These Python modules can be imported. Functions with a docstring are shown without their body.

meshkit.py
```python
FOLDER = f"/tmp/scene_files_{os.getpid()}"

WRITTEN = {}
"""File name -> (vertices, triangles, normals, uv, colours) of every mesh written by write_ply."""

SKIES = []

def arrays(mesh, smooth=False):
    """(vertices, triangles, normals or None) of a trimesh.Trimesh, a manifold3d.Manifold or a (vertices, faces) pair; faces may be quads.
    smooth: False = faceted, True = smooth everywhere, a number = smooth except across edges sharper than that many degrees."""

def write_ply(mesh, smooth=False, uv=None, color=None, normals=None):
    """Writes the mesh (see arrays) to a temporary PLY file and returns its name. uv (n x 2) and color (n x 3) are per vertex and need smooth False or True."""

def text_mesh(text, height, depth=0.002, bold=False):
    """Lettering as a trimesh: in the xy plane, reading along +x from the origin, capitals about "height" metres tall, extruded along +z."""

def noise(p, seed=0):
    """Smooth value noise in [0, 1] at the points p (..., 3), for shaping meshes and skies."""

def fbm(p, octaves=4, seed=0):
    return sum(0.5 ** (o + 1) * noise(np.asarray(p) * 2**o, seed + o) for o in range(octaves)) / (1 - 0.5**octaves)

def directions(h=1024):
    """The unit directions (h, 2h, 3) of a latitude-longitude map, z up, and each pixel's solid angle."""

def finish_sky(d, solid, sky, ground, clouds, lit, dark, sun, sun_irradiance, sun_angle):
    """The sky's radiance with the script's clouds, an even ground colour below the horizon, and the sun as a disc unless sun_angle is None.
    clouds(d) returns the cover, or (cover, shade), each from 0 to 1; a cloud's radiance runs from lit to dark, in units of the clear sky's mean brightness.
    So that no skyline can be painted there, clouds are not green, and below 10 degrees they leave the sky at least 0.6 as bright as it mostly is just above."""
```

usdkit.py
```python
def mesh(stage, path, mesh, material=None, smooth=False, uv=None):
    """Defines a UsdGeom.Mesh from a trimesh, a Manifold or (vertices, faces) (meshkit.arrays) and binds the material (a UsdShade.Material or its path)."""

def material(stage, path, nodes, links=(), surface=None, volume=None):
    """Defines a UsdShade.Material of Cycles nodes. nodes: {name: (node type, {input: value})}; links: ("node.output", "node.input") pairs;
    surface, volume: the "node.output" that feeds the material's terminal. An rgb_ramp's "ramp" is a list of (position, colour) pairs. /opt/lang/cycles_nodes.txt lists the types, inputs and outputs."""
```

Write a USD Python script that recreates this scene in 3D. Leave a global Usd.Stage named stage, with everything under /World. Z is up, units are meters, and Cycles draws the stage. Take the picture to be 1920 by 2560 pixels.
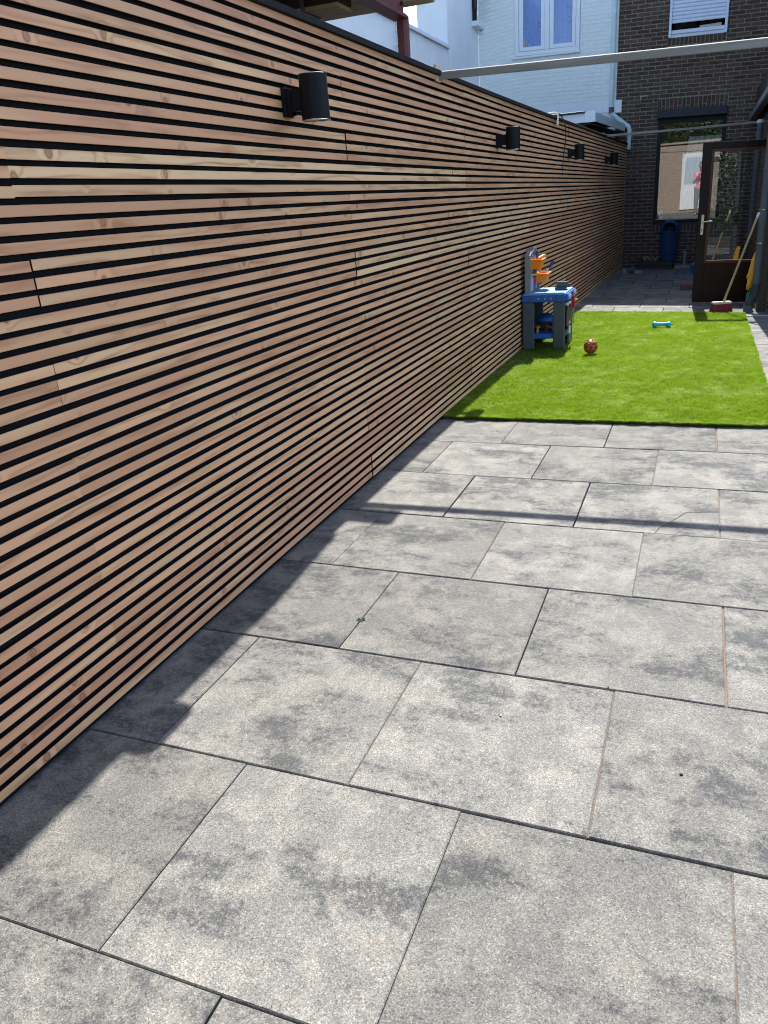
import math
import numpy as np
import trimesh
import manifold3d as m3
import usdkit
from meshkit import noise, fbm
from shapely.geometry import Polygon, LineString
from pxr import Usd, UsdGeom, UsdLux, UsdShade, Gf, Sdf

stage = Usd.Stage.CreateInMemory()
UsdGeom.SetStageUpAxis(stage, "Z")
UsdGeom.SetStageMetersPerUnit(stage, 1.0)
UsdGeom.Xform.Define(stage, "/World")
UsdGeom.Scope.Define(stage, "/World/Looks")
RNG = np.random.default_rng(7)


def sbox(a, b, c, d):
    return Polygon([(a, c), (b, c), (b, d), (a, d)])

# ------------------------------------------------------------------ camera
YAW, PITCH, ROLL = 0.398, -0.3761, -0.0755
f_ = np.array([-math.sin(YAW) * math.cos(PITCH), math.cos(YAW) * math.cos(PITCH), math.sin(PITCH)])
r_ = np.array([math.cos(YAW), math.sin(YAW), 0.0])
u_ = np.cross(r_, f_)
right = math.cos(ROLL) * r_ + math.sin(ROLL) * u_
up = -math.sin(ROLL) * r_ + math.cos(ROLL) * u_
cam = UsdGeom.Camera.Define(stage, "/World/camera")
cam.AddTransformOp().Set(Gf.Matrix4d(*right, 0, *up, 0, *(-f_), 0, 1.5736, 0.0, 1.372, 1))
cam.CreateHorizontalApertureAttr(36.0)
cam.CreateVerticalApertureAttr(48.0)
cam.CreateFocalLengthAttr(36.02)
cam.CreateClippingRangeAttr(Gf.Vec2f(0.05, 500))
cam.CreateExposureAttr(1.06)

# ------------------------------------------------------------------ sky and sun
SUN = np.array([-0.036, 0.889, 1.0]); SUN /= np.linalg.norm(SUN)
sky = usdkit.material(stage, "/World/Looks/sky", {
    "s": ("sky_texture", {"sky_type": "single_scattering", "sun_disc": False, "sun_elevation": math.asin(SUN[2]), "sun_rotation": math.atan2(SUN[0], SUN[1]), "altitude": 30.0}),
    "b": ("background_shader", {"strength": 0.145})}, [("s.color", "b.color")], surface="b.background")
dome = UsdLux.DomeLight.Define(stage, "/World/sky")
UsdShade.MaterialBindingAPI.Apply(dome.GetPrim()).Bind(sky)
dome.GetPrim().SetCustomDataByKey("kind", "structure")
sun = UsdLux.DistantLight.Define(stage, "/World/sun")
sun.CreateNormalizeAttr(True)
sun.CreateIntensityAttr(1.25)
sun.CreateAngleAttr(0.53)
sun.CreateColorAttr(Gf.Vec3f(1.0, 0.955, 0.88))
zx = np.cross([0, 0, 1.0], SUN); zx /= np.linalg.norm(zx); zy = np.cross(SUN, zx)
sun.AddTransformOp().Set(Gf.Matrix4d(*zx, 0, *zy, 0, *SUN, 0, 0, 0, 30, 1))

# ------------------------------------------------------------------ helpers
USED = {}


def numbered(parent, name):
    k = (parent, name)
    n = USED.get(k, -1) + 1
    USED[k] = n
    return f"{parent}/{name}" + (f"_{n:03d}" if n else "")


def sstep(a, b, x):
    t = np.clip((x - a) / (b - a), 0, 1)
    return t * t * (3 - 2 * t)


def warp(v):
    """The far half of the yard falls a little towards the drain on its right."""
    v = np.array(v, float)
    v[:, 2] -= 0.032 * (v[:, 0] - 0.9) * sstep(6.5, 10.5, v[:, 1]) * sstep(-2.6, -1.6, v[:, 0])
    return v


def warp1(p):
    return warp(np.array([p]))[0]


BASE = {}


def tag(prim, label=None, cat=None, group=None, kind=None):
    for k, t in (("label", label), ("category", cat), ("group", group), ("kind", kind)):
        if t:
            prim.SetCustomDataByKey(k, t)
    return prim


def thing(name, label=None, cat=None, loc=(0, 0, 0), group=None, kind=None, wp=True):
    path = numbered("/World", name)
    loc = warp1(loc) if wp else np.array(loc, float)
    x = UsdGeom.Xform.Define(stage, path)
    x.AddTranslateOp().Set(Gf.Vec3d(*map(float, loc)))
    BASE[path] = loc
    tag(x.GetPrim(), label, cat, group, kind)
    return path


def part(name, mesh, mat, parent="/World", smooth=False, wp=True, label=None, cat=None, group=None, kind=None):
    path = numbered(parent, name)
    if hasattr(mesh, "to_mesh"):
        mm = mesh.to_mesh()
        mesh = trimesh.Trimesh(mm.vert_properties[:, :3], mm.tri_verts, process=False)
    if isinstance(mesh, list):
        mesh = trimesh.util.concatenate(mesh)
    v = warp(mesh.vertices) if wp else np.array(mesh.vertices)
    b = BASE.get(parent)
    if b is None:
        b = BASE.get(parent.rpartition("/")[0], np.zeros(3))
    if parent == "/World":
        b = np.zeros(3)
    BASE[path] = b
    usdkit.mesh(stage, path, trimesh.Trimesh(v - b, mesh.faces, process=False), mat, smooth=smooth)
    tag(stage.GetPrimAtPath(path), label, cat, group, kind)
    return path


def copy_of(src, name, label, cat, loc, group, rz=0.0):
    path = numbered("/World", name)
    x = UsdGeom.Xform.Define(stage, path)
    x.AddTranslateOp().Set(Gf.Vec3d(*map(float, loc)))
    if rz:
        x.AddRotateZOp().Set(rz)
    x.GetPrim().GetReferences().AddInternalReference(Sdf.Path(src))
    x.GetPrim().SetInstanceable(True)
    tag(x.GetPrim(), label, cat, group)
    return path


def hull(pts):
    return trimesh.convex.convex_hull(np.asarray(pts, float))


def box(x0, x1, y0, y1, z0, z1, c=0.0):
    if c <= 0:
        return trimesh.creation.box(bounds=[[x0, y0, z0], [x1, y1, z1]])
    c = min(c, 0.45 * min(x1 - x0, y1 - y0, z1 - z0))
    p = []
    for sx in (0, 1):
        for sy in (0, 1):
            for sz in (0, 1):
                X, Y, Z = (x1 if sx else x0), (y1 if sy else y0), (z1 if sz else z0)
                dx, dy, dz = (-c if sx else c), (-c if sy else c), (-c if sz else c)
                p += [(X, Y + dy, Z + dz), (X + dx, Y, Z + dz), (X + dx, Y + dy, Z)]
    return hull(p)


def tube(path, r, n=10, cap=True):
    P = np.asarray(path, float)
    R = np.full(len(P), r) if np.ndim(r) == 0 else np.asarray(r, float)
    T = np.gradient(P, axis=0)
    T /= np.linalg.norm(T, axis=1, keepdims=True) + 1e-12
    a = np.array([0, 0, 1.0]) if abs(T[0][2]) < 0.9 else np.array([1.0, 0, 0])
    V, th = [], np.linspace(0, 2 * np.pi, n, endpoint=False)
    N = np.cross(T[0], a)
    for p, t, rr in zip(P, T, R):
        N = N - t * (N @ t); N /= np.linalg.norm(N)
        B = np.cross(t, N)
        V.append(p + rr * (np.cos(th)[:, None] * N + np.sin(th)[:, None] * B))
    V = np.concatenate(V); F = []
    m = len(P)
    for i in range(m - 1):
        for j in range(n):
            k = (j + 1) % n
            F += [[i * n + j, i * n + k, (i + 1) * n + k], [i * n + j, (i + 1) * n + k, (i + 1) * n + j]]
    if cap:
        V = np.vstack([V, P[0], P[-1]])
        for j in range(n):
            k = (j + 1) % n
            F += [[m * n, k, j], [m * n + 1, (m - 1) * n + j, (m - 1) * n + k]]
    t = trimesh.Trimesh(V, F, process=False)
    if t.volume < 0:
        t.invert()
    return t


def bar(p, q, r0, r1=None, n=12):
    return tube([p, q], [r0, r0 if r1 is None else r1], n)


def lathe(prof, loc, n=32):
    """prof: (radius, z) from bottom to top, closed by its ends."""
    t = trimesh.creation.revolve(np.array(prof, float), sections=n)
    if t.volume < 0:
        t.invert()
    t.apply_translation(loc)
    return t


def ext(poly, h, c=0.0):
    loops = [np.array(poly.exterior.coords)[:-1]] + [np.array(q.coords)[:-1] for q in poly.interiors]
    mm = m3.CrossSection([np.ascontiguousarray(q) for q in loops], m3.FillRule.EvenOdd).extrude(h).to_mesh()
    return trimesh.Trimesh(mm.vert_properties[:, :3], mm.tri_verts, process=False)


def ext_xz(poly, y0, y1):
    """A polygon in x, z, with thickness from y0 to y1."""
    g = ext(poly, y1 - y0)
    v = g.vertices.copy()
    g.vertices = np.c_[v[:, 0], y1 - v[:, 2], v[:, 1]]
    if g.volume < 0:
        g.invert()
    return g


def ext_yz(poly, x0, x1):
    g = ext(poly, x1 - x0)
    v = g.vertices.copy()
    g.vertices = np.c_[x0 + v[:, 2], v[:, 0], v[:, 1]]
    if g.volume < 0:
        g.invert()
    return g


def rot(mesh, deg, axis, at):
    m = mesh.copy()
    m.apply_transform(trimesh.transformations.rotation_matrix(math.radians(deg), axis, at))
    return m


# ------------------------------------------------------------------ materials
L = "/World/Looks/"


def M(name, nodes, links, surface="p.BSDF"):
    return usdkit.material(stage, L + name, nodes, links, surface=surface)


def plain(name, col, rough=0.5, var=0.08, scale=18.0, bump=0.0, bscale=120.0, metal=0.0, spec=0.5):
    """One colour with faint wear: a soft noise moves the value a little."""
    lo = [c * (1 - var) for c in col]; hi = [min(1, c * (1 + var)) for c in col]
    nodes = {"g": ("geometry", {}), "n": ("noise_texture", {"scale": scale, "detail": 4.0, "roughness": 0.6}),
             "r": ("rgb_ramp", {"ramp": [(0.3, lo), (0.7, hi)]}),
             "p": ("principled_bsdf", {"roughness": rough, "metallic": metal, "specular_ior_level": spec})}
    links = [("g.position", "n.vector"), ("n.fac", "r.fac"), ("r.color", "p.base_color")]
    if bump:
        nodes["bn"] = ("noise_texture", {"scale": bscale, "detail": 3.0})
        nodes["b"] = ("bump", {"strength": 0.6, "distance": bump})
        links += [("g.position", "bn.vector"), ("bn.fac", "b.height"), ("b.normal", "p.normal")]
    return M(name, nodes, links)


def stone(name, dark, mid, light, seedoff):
    """Concrete paving: coarse grit, soft darker patches, faint ochre stains; each slab gets its own clouds."""
    nodes = {
        "g": ("geometry", {}), "o": ("object_info", {}),
        "off": ("vector_math", {"math_type": "scale", "vector1": (61.0, 37.0, 19.0)}),
        "v": ("vector_math", {"math_type": "add"}),
        "big": ("noise_texture", {"scale": 2.6, "detail": 8.0, "roughness": 0.72, "distortion": 0.35}),
        "st2": ("vector_math", {"math_type": "multiply", "vector2": (0.75, 1.75, 1.0)}),
        "mid": ("noise_texture", {"scale": 46.0, "detail": 5.0, "roughness": 0.85}),
        "bg1": ("math", {"math_type": "multiply_add", "value2": 0.62}), "bg2": ("math", {"math_type": "multiply_add", "value2": 0.34}),
        "bigr": ("map_range", {"range_type": "smoothstep", "from_min": 0.97, "from_max": 1.065, "to_min": 0.0, "to_max": 1.0, "clamp": True}),
        "lit": ("noise_texture", {"scale": 6.5, "detail": 5.0, "roughness": 0.7}),
        "litr": ("map_range", {"range_type": "smoothstep", "from_min": 0.42, "from_max": 0.66, "clamp": True}),
        "grit": ("voronoi_texture", {"scale": 400.0}), "grit2": ("noise_texture", {"scale": 150.0, "detail": 3.0, "roughness": 0.75}),
        "gr": ("rgb_ramp", {"ramp": [(0.0, (0.5, 0.5, 0.51)), (0.35, (0.9, 0.9, 0.9)), (0.8, (1.07, 1.07, 1.06)), (1.0, (1.65, 1.64, 1.6))]}),
        "gs": ("separate_color", {}),
        "gm": ("rgb_ramp", {"ramp": [(0.32, (0.78, 0.78, 0.78)), (0.68, (1.2, 1.2, 1.19))]}),
        "c1": ("mix_color", {"a": mid, "b": dark}), "c2": ("mix_color", {"b": light}), "lf": ("math", {"math_type": "multiply", "value2": 0.75}),
        "m1": ("mix_color", {"blend_type": "multiply", "fac": 1.0, "use_clamp": False}), "m2": ("mix_color", {"blend_type": "multiply", "fac": 0.8, "use_clamp": False}),
        "st": ("noise_texture", {"scale": 3.4, "detail": 4.0, "roughness": 0.7}),
        "str": ("map_range", {"range_type": "smoothstep", "from_min": 0.66, "from_max": 0.8, "to_max": 0.35, "clamp": True}),
        "m3": ("mix_color", {"b": (0.36, 0.28, 0.19)}),
        "tone": ("map_range", {"from_min": 0.0, "from_max": 1.0, "to_min": 0.84, "to_max": 1.14}),
        "m4": ("vector_math", {"math_type": "scale"}),
        "b": ("bump", {"strength": 0.55, "distance": 0.0016}),
        "p": ("principled_bsdf", {"roughness": 0.86, "specular_ior_level": 0.3}),
        "sv": ("vector_math", {"math_type": "add", "vector2": (seedoff, 3.1, 0.7)}),
        "fd": ("math", {"math_type": "multiply", "value2": 1.0}),
    }
    links = [("o.random", "off.scale"), ("g.position", "v.vector1"), ("off.vector", "v.vector2"), ("v.vector", "sv.vector1"),
             ("v.vector", "st2.vector1"), ("st2.vector", "big.vector"), ("sv.vector", "lit.vector"), ("sv.vector", "st.vector"), ("g.position", "grit.vector"), ("g.position", "grit2.vector"),
             ("g.position", "mid.vector"), ("mid.fac", "bg1.value1"), ("big.fac", "bg1.value3"), ("grit2.fac", "bg2.value1"), ("bg1.value", "bg2.value3"), ("bg2.value", "bigr.value"), ("lit.fac", "litr.value"), ("grit.color", "gs.color"), ("gs.r", "gr.fac"), ("grit2.fac", "gm.fac"),
             ("bigr.result", "fd.value1"), ("fd.value", "c1.fac"), ("c1.result", "c2.a"), ("litr.result", "lf.value1"), ("lf.value", "c2.fac"),
             ("c2.result", "m1.a"), ("gr.color", "m1.b"), ("m1.result", "m2.a"), ("gm.color", "m2.b"),
             ("st.fac", "str.value"), ("str.result", "m3.fac"), ("m2.result", "m3.a"), ("o.random", "tone.value"),
             ("m3.result", "m4.vector1"), ("tone.result", "m4.scale"), ("m4.vector", "p.base_color"),
             ("grit2.fac", "b.height"), ("b.normal", "p.normal")]
    return M(name, nodes, links)


SLAB = stone("paving_concrete", (0.070, 0.073, 0.076), (0.160, 0.158, 0.150), (0.250, 0.241, 0.217), 11.0)
SAND = plain("joint_sand", (0.17, 0.125, 0.088), 0.95, 0.45, 260.0, 0.002, 500.0)
SOIL = plain("joint_soil", (0.045, 0.038, 0.032), 0.95, 0.3, 120.0)


def wood_slats():
    nodes = {
        "g": ("geometry", {}), "o": ("object_info", {}), "s": ("separate_xyz", {}),
        "r1": ("math", {"math_type": "multiply", "value2": 173.0}), "r2": ("math", {"math_type": "multiply", "value2": 57.3}),
        "yo": ("math", {"math_type": "add"}), "zo": ("math", {"math_type": "add"}),
        # knots: a cell pattern in the board's plane
        "kv": ("combine_xyz", {"z": 0.0}), "k": ("voronoi_texture", {"dimensions": "2D", "scale": 7.0, "randomness": 1.0}),
        "kz": ("math", {"math_type": "multiply", "value2": 0.8}),
        "kd": ("map_range", {"range_type": "smoothstep", "from_min": 0.02, "from_max": 0.34, "to_min": 1.0, "to_max": 0.0, "clamp": True}),
        # grain: rings cut lengthwise, bent round the knots
        "gv": ("combine_xyz", {}), "gy": ("math", {"math_type": "multiply", "value2": 1.9}), "gz": ("math", {"math_type": "multiply", "value2": 16.0}),
        "gn": ("noise_texture", {"scale": 1.0, "detail": 2.0, "roughness": 0.45}),
        "a1": ("math", {"math_type": "multiply_add", "value2": 19.0}), "zf": ("math", {"math_type": "multiply", "value2": 95.0}),
        "a2": ("math", {"math_type": "multiply_add", "value2": 7.0}),
        "sn": ("math", {"math_type": "sine"}), "sp": ("math", {"math_type": "multiply_add", "value2": 0.5, "value3": 0.5}),
        "pw": ("math", {"math_type": "power", "value2": 3.0}),
        "am": ("noise_texture", {"scale": 2.3, "detail": 2.0}), "amr": ("map_range", {"from_min": 0.35, "from_max": 0.7, "to_min": 0.2, "to_max": 0.9, "clamp": True}),
        "gf": ("math", {"math_type": "multiply"}),
        # fine fibres
        "fv": ("combine_xyz", {}), "fy": ("math", {"math_type": "multiply", "value2": 14.0}), "fz": ("math", {"math_type": "multiply", "value2": 900.0}),
        "fn": ("noise_texture", {"scale": 1.0, "detail": 3.0, "roughness": 0.7}),
        "fr": ("rgb_ramp", {"ramp": [(0.25, (0.9, 0.9, 0.89)), (0.75, (1.07, 1.07, 1.07))]}),
        # colour
        "wn": ("attribute", {"attribute": "tone"}), "wn2": ("white_noise_texture", {"dimensions": "1D"}), "w2": ("math", {"math_type": "multiply_add", "value2": 311.0, "value3": 5.0}),
        "col": ("rgb_ramp", {"ramp": [(0.0, (0.53, 0.27, 0.15)), (0.35, (0.585, 0.312, 0.17)), (0.65, (0.61, 0.342, 0.187)), (0.85, (0.645, 0.395, 0.215)), (1.0, (0.68, 0.465, 0.26))]}),
        "val": ("map_range", {"to_min": 0.9, "to_max": 1.1}), "cs": ("vector_math", {"math_type": "scale"}),
        # pale sapwood drifting in from an edge
        "sv": ("combine_xyz", {}), "sy": ("math", {"math_type": "multiply", "value2": 0.8}), "sz": ("math", {"math_type": "multiply", "value2": 9.0}),
        "sno": ("noise_texture", {"scale": 1.0, "detail": 1.0}), "sr": ("map_range", {"range_type": "smoothstep", "from_min": 0.52, "from_max": 0.66, "to_max": 0.6, "clamp": True}),
        "sm": ("mix_color", {"b": (0.67, 0.445, 0.24)}),
        "gm": ("mix_color", {"b": (0.36, 0.16, 0.08)}),
        "mf": ("mix_color", {"blend_type": "multiply", "fac": 1.0, "use_clamp": False}),
        "kc": ("rgb_ramp", {"ramp": [(0.0, (0.26, 0.11, 0.055)), (0.03, (0.38, 0.18, 0.09)), (0.055, (0.34, 0.15, 0.08)), (0.068, (0.09, 0.04, 0.025)), (0.08, (0.36, 0.17, 0.09)), (0.2, (0.54, 0.30, 0.17))]}),
        "km": ("map_range", {"range_type": "smoothstep", "from_min": 0.06, "from_max": 0.125, "to_min": 0.85, "to_max": 0.0, "clamp": True}),
        "kx": ("mix_color", {}), "ksel": ("math", {"math_type": "less_than", "value2": 0.24}), "kcol": ("separate_color", {}), "kf": ("math", {"math_type": "multiply"}), "kf2": ("math", {"math_type": "multiply"}),
        # the groove sides are stained black like the board behind
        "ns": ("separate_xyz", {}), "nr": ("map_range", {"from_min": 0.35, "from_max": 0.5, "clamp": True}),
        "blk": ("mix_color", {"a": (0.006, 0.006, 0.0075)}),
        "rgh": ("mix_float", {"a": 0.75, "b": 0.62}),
        "b": ("bump", {"strength": 0.25, "distance": 0.0006}),
        "p": ("principled_bsdf", {"roughness": 0.6, "specular_ior_level": 0.32}),
    }
    links = [("g.position", "s.vector"), ("o.random", "r1.value1"), ("o.random", "r2.value1"), ("s.y", "yo.value1"), ("r1.value", "yo.value2"), ("s.z", "zo.value1"), ("r2.value", "zo.value2"),
             ("zo.value", "kz.value1"), ("yo.value", "kv.x"), ("kz.value", "kv.y"), ("kv.vector", "k.vector"), ("k.distance", "kd.value"),
             ("yo.value", "gy.value1"), ("zo.value", "gz.value1"), ("gy.value", "gv.x"), ("gz.value", "gv.y"), ("gv.vector", "gn.vector"),
             ("zo.value", "zf.value1"), ("gn.fac", "a1.value1"), ("zf.value", "a1.value3"), ("kd.result", "kf2.value1"), ("ksel.value", "kf2.value2"), ("kf2.value", "a2.value1"), ("a1.value", "a2.value3"),
             ("a2.value", "sn.value1"), ("sn.value", "sp.value1"), ("sp.value", "pw.value1"), ("gv.vector", "am.vector"), ("am.fac", "amr.value"), ("pw.value", "gf.value1"), ("amr.result", "gf.value2"),
             ("yo.value", "fy.value1"), ("zo.value", "fz.value1"), ("fy.value", "fv.x"), ("fz.value", "fv.y"), ("fv.vector", "fn.vector"), ("fn.fac", "fr.fac"),
             ("wn.fac", "col.fac"), ("o.random", "w2.value1"), ("w2.value", "wn2.w"), ("wn2.value", "val.value"),
             ("yo.value", "sy.value1"), ("zo.value", "sz.value1"), ("sy.value", "sv.x"), ("sz.value", "sv.y"), ("sv.vector", "sno.vector"), ("sno.fac", "sr.value"),
             ("col.color", "sm.a"), ("sr.result", "sm.fac"), ("sm.result", "gm.a"), ("gf.value", "gm.fac"), ("gm.result", "mf.a"), ("fr.color", "mf.b"),
             ("k.color", "kcol.color"), ("kcol.r", "ksel.value1"), ("k.distance", "km.value"), ("km.result", "kf.value1"), ("ksel.value", "kf.value2"), ("kf.value", "kx.fac"),
             ("k.distance", "kc.fac"), ("mf.result", "kx.a"), ("kc.color", "kx.b"), ("kx.result", "cs.vector1"), ("val.result", "cs.scale"),
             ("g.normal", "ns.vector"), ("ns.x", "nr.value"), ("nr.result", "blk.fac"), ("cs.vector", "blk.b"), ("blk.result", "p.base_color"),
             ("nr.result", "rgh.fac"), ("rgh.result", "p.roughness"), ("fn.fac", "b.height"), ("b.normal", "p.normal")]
    return M("larch_slats", nodes, links)


SLAT = wood_slats()
FBLACK = plain("black_stain", (0.006, 0.006, 0.0075), 0.8, 0.3, 30.0, 0.0008, 90.0, spec=0.15)
LAMPB = plain("black_powder_coat", (0.004, 0.0045, 0.006), 0.45, 0.15, 60.0, 0.0003, 1200.0, spec=0.2)
CHROME = plain("polished_rim", (0.75, 0.75, 0.74), 0.18, 0.03, 20.0, metal=1.0)


def pane(name, tint, fac, rough=0.0):
    nodes = {"t": ("transparent_bsdf", {"color": tint}), "gl": ("glossy_bsdf", {"color": (1, 1, 1), "roughness": rough}),
             "fr": ("layer_weight", {"blend": 0.5}), "pw": ("math", {"math_type": "power", "value2": 4.0}), "mr": ("map_range", {"from_min": 0.0, "from_max": 1.0, "to_min": fac, "to_max": 1.0, "clamp": True}), "m": ("mix_closure", {})}
    return M(name, nodes, [("fr.facing", "pw.value1"), ("pw.value", "mr.value"), ("mr.result", "m.fac"), ("t.BSDF", "m.closure1"), ("gl.BSDF", "m.closure2")], surface="m.closure")


GLASS = pane("window_glass", (0.90, 0.93, 0.92), 0.125)
DGLASS = pane("door_glass", (0.95, 0.97, 0.96), 0.07)
WGLASS = pane("blue_window_glass", (0.8, 0.86, 0.95), 0.05)
LENS = M("lamp_lens", {"p": ("principled_bsdf", {"base_color": (0.6, 0.6, 0.58), "roughness": 0.25, "transmission_weight": 0.3})}, [])


def brickmat(name, cols, spread=0.35):
    nodes = {"g": ("geometry", {}), "o": ("object_info", {}), "ri": ("math", {"math_type": "add"}), "w": ("math", {"math_type": "multiply", "value2": 517.0}),
             "wn": ("white_noise_texture", {"dimensions": "1D"}), "r": ("rgb_ramp", {"ramp": list(zip(np.linspace(0, 1, len(cols)), cols))}),
             "n": ("noise_texture", {"scale": 38.0, "detail": 5.0, "roughness": 0.7}), "nr": ("rgb_ramp", {"ramp": [(0.3, (1 - spread,) * 3), (0.7, (1 + spread,) * 3)]}),
             "m": ("mix_color", {"blend_type": "multiply", "fac": 1.0, "use_clamp": False}), "bn": ("noise_texture", {"scale": 160.0, "detail": 4.0}), "b": ("bump", {"strength": 0.7, "distance": 0.003}),
             "p": ("principled_bsdf", {"roughness": 0.85, "specular_ior_level": 0.25})}
    links = [("g.random_per_island", "ri.value1"), ("o.random", "ri.value2"), ("ri.value", "w.value1"), ("w.value", "wn.w"), ("wn.value", "r.fac"), ("g.position", "n.vector"), ("n.fac", "nr.fac"),
             ("r.color", "m.a"), ("nr.color", "m.b"), ("m.result", "p.base_color"), ("g.position", "bn.vector"), ("bn.fac", "b.height"), ("b.normal", "p.normal")]
    return M(name, nodes, links)


BRICK = brickmat("dark_brown_brick", [(0.050, 0.031, 0.026), (0.075, 0.048, 0.038), (0.102, 0.068, 0.051), (0.082, 0.046, 0.038), (0.060, 0.043, 0.041)])
MORTAR = plain("pale_mortar", (0.245, 0.215, 0.165), 0.95, 0.25, 45.0, 0.003, 200.0)
WBRICK = brickmat("painted_brick", [(0.77, 0.81, 0.81), (0.81, 0.845, 0.845), (0.79, 0.83, 0.825)], 0.05)
WMORTAR = plain("painted_joint", (0.70, 0.745, 0.745), 0.8, 0.05, 20.0)
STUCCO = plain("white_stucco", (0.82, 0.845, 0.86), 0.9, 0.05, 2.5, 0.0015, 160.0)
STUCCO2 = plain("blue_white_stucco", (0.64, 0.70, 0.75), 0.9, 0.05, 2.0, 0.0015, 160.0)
WPVC = plain("white_frame", (0.76, 0.79, 0.85), 0.35, 0.03)
LILAC = plain("pale_lilac_aluminium", (0.62, 0.69, 0.84), 0.4, 0.03)
ZINC = plain("painted_pipe", (0.56, 0.66, 0.70), 0.45, 0.12, 8.0)
GREYPIPE = plain("grey_pipe", (0.085, 0.092, 0.098), 0.42, 0.08, 9.0, spec=0.3)
DKPIPE = plain("dark_grey_pipe", (0.035, 0.039, 0.043), 0.45, 0.1, 9.0, spec=0.3)
NAVYFR = plain("dark_blue_frame", (0.009, 0.011, 0.016), 0.5, 0.1, spec=0.2)
BOXGREY = plain("shutter_box_grey", (0.030, 0.038, 0.045), 0.55, 0.1, spec=0.2)
GREYWOOD = None


def grain(name, a, b, axis, rough=0.65, scale=1.0, spec=0.3):
    sc = [28.0 * scale] * 3
    sc[axis] = 1.4 * scale
    nodes = {"g": ("geometry", {}), "mp": ("mapping", {"scale": tuple(sc)}), "n": ("noise_texture", {"scale": 1.0, "detail": 6.0, "roughness": 0.65, "distortion": 0.6}),
             "r": ("rgb_ramp", {"ramp": [(0.3, a), (0.7, b)]}), "bp": ("bump", {"strength": 0.4, "distance": 0.001}), "p": ("principled_bsdf", {"roughness": rough, "specular_ior_level": spec})}
    return M(name, nodes, [("g.position", "mp.vector"), ("mp.vector", "n.vector"), ("n.fac", "r.fac"), ("r.color", "p.base_color"), ("n.fac", "bp.height"), ("bp.normal", "p.normal")])


GREYWOOD = grain("weathered_timber", (0.16, 0.158, 0.145), (0.28, 0.276, 0.25), 0, 0.8)
RAWWOOD = grain("raw_pine", (0.50, 0.36, 0.20), (0.64, 0.50, 0.31), 0)
DARKDOOR = grain("dark_varnish", (0.008, 0.0035, 0.0025), (0.02, 0.009, 0.0055), 2, 0.38, spec=0.2)
REDWOOD = grain("mahogany_bead", (0.075, 0.018, 0.012), (0.125, 0.035, 0.022), 2, 0.35)
HANDLEW = grain("broom_handle_wood", (0.36, 0.235, 0.12), (0.50, 0.35, 0.19), 2, 0.55)
SLEEPER = grain("old_sleeper", (0.03, 0.028, 0.026), (0.065, 0.058, 0.05), 0, 0.9)
OLDBEAM = grain("carport_timber", (0.26, 0.21, 0.13), (0.42, 0.35, 0.23), 0, 0.85)
DKTIMBER = grain("dark_beam", (0.03, 0.028, 0.026), (0.055, 0.05, 0.045), 0, 0.8)
BROWNWOOD = grain("brown_post", (0.05, 0.032, 0.022), (0.09, 0.06, 0.04), 2, 0.8)
FASCIA = plain("brown_fascia", (0.036, 0.03, 0.027), 0.6, 0.15, 6.0)
REDSTEEL = plain("red_oxide_steel", (0.105, 0.022, 0.024), 0.5, 0.2, 7.0, 0.0006, 160.0)
METALH = plain("door_metal", (0.62, 0.58, 0.48), 0.3, 0.04, metal=1.0)
BLUEBIN = plain("blue_plastic", (0.011, 0.042, 0.105), 0.45, 0.1, spec=0.3)
BLUEB2 = plain("bright_blue_plastic", (0.015, 0.12, 0.30), 0.42, 0.1)
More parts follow.
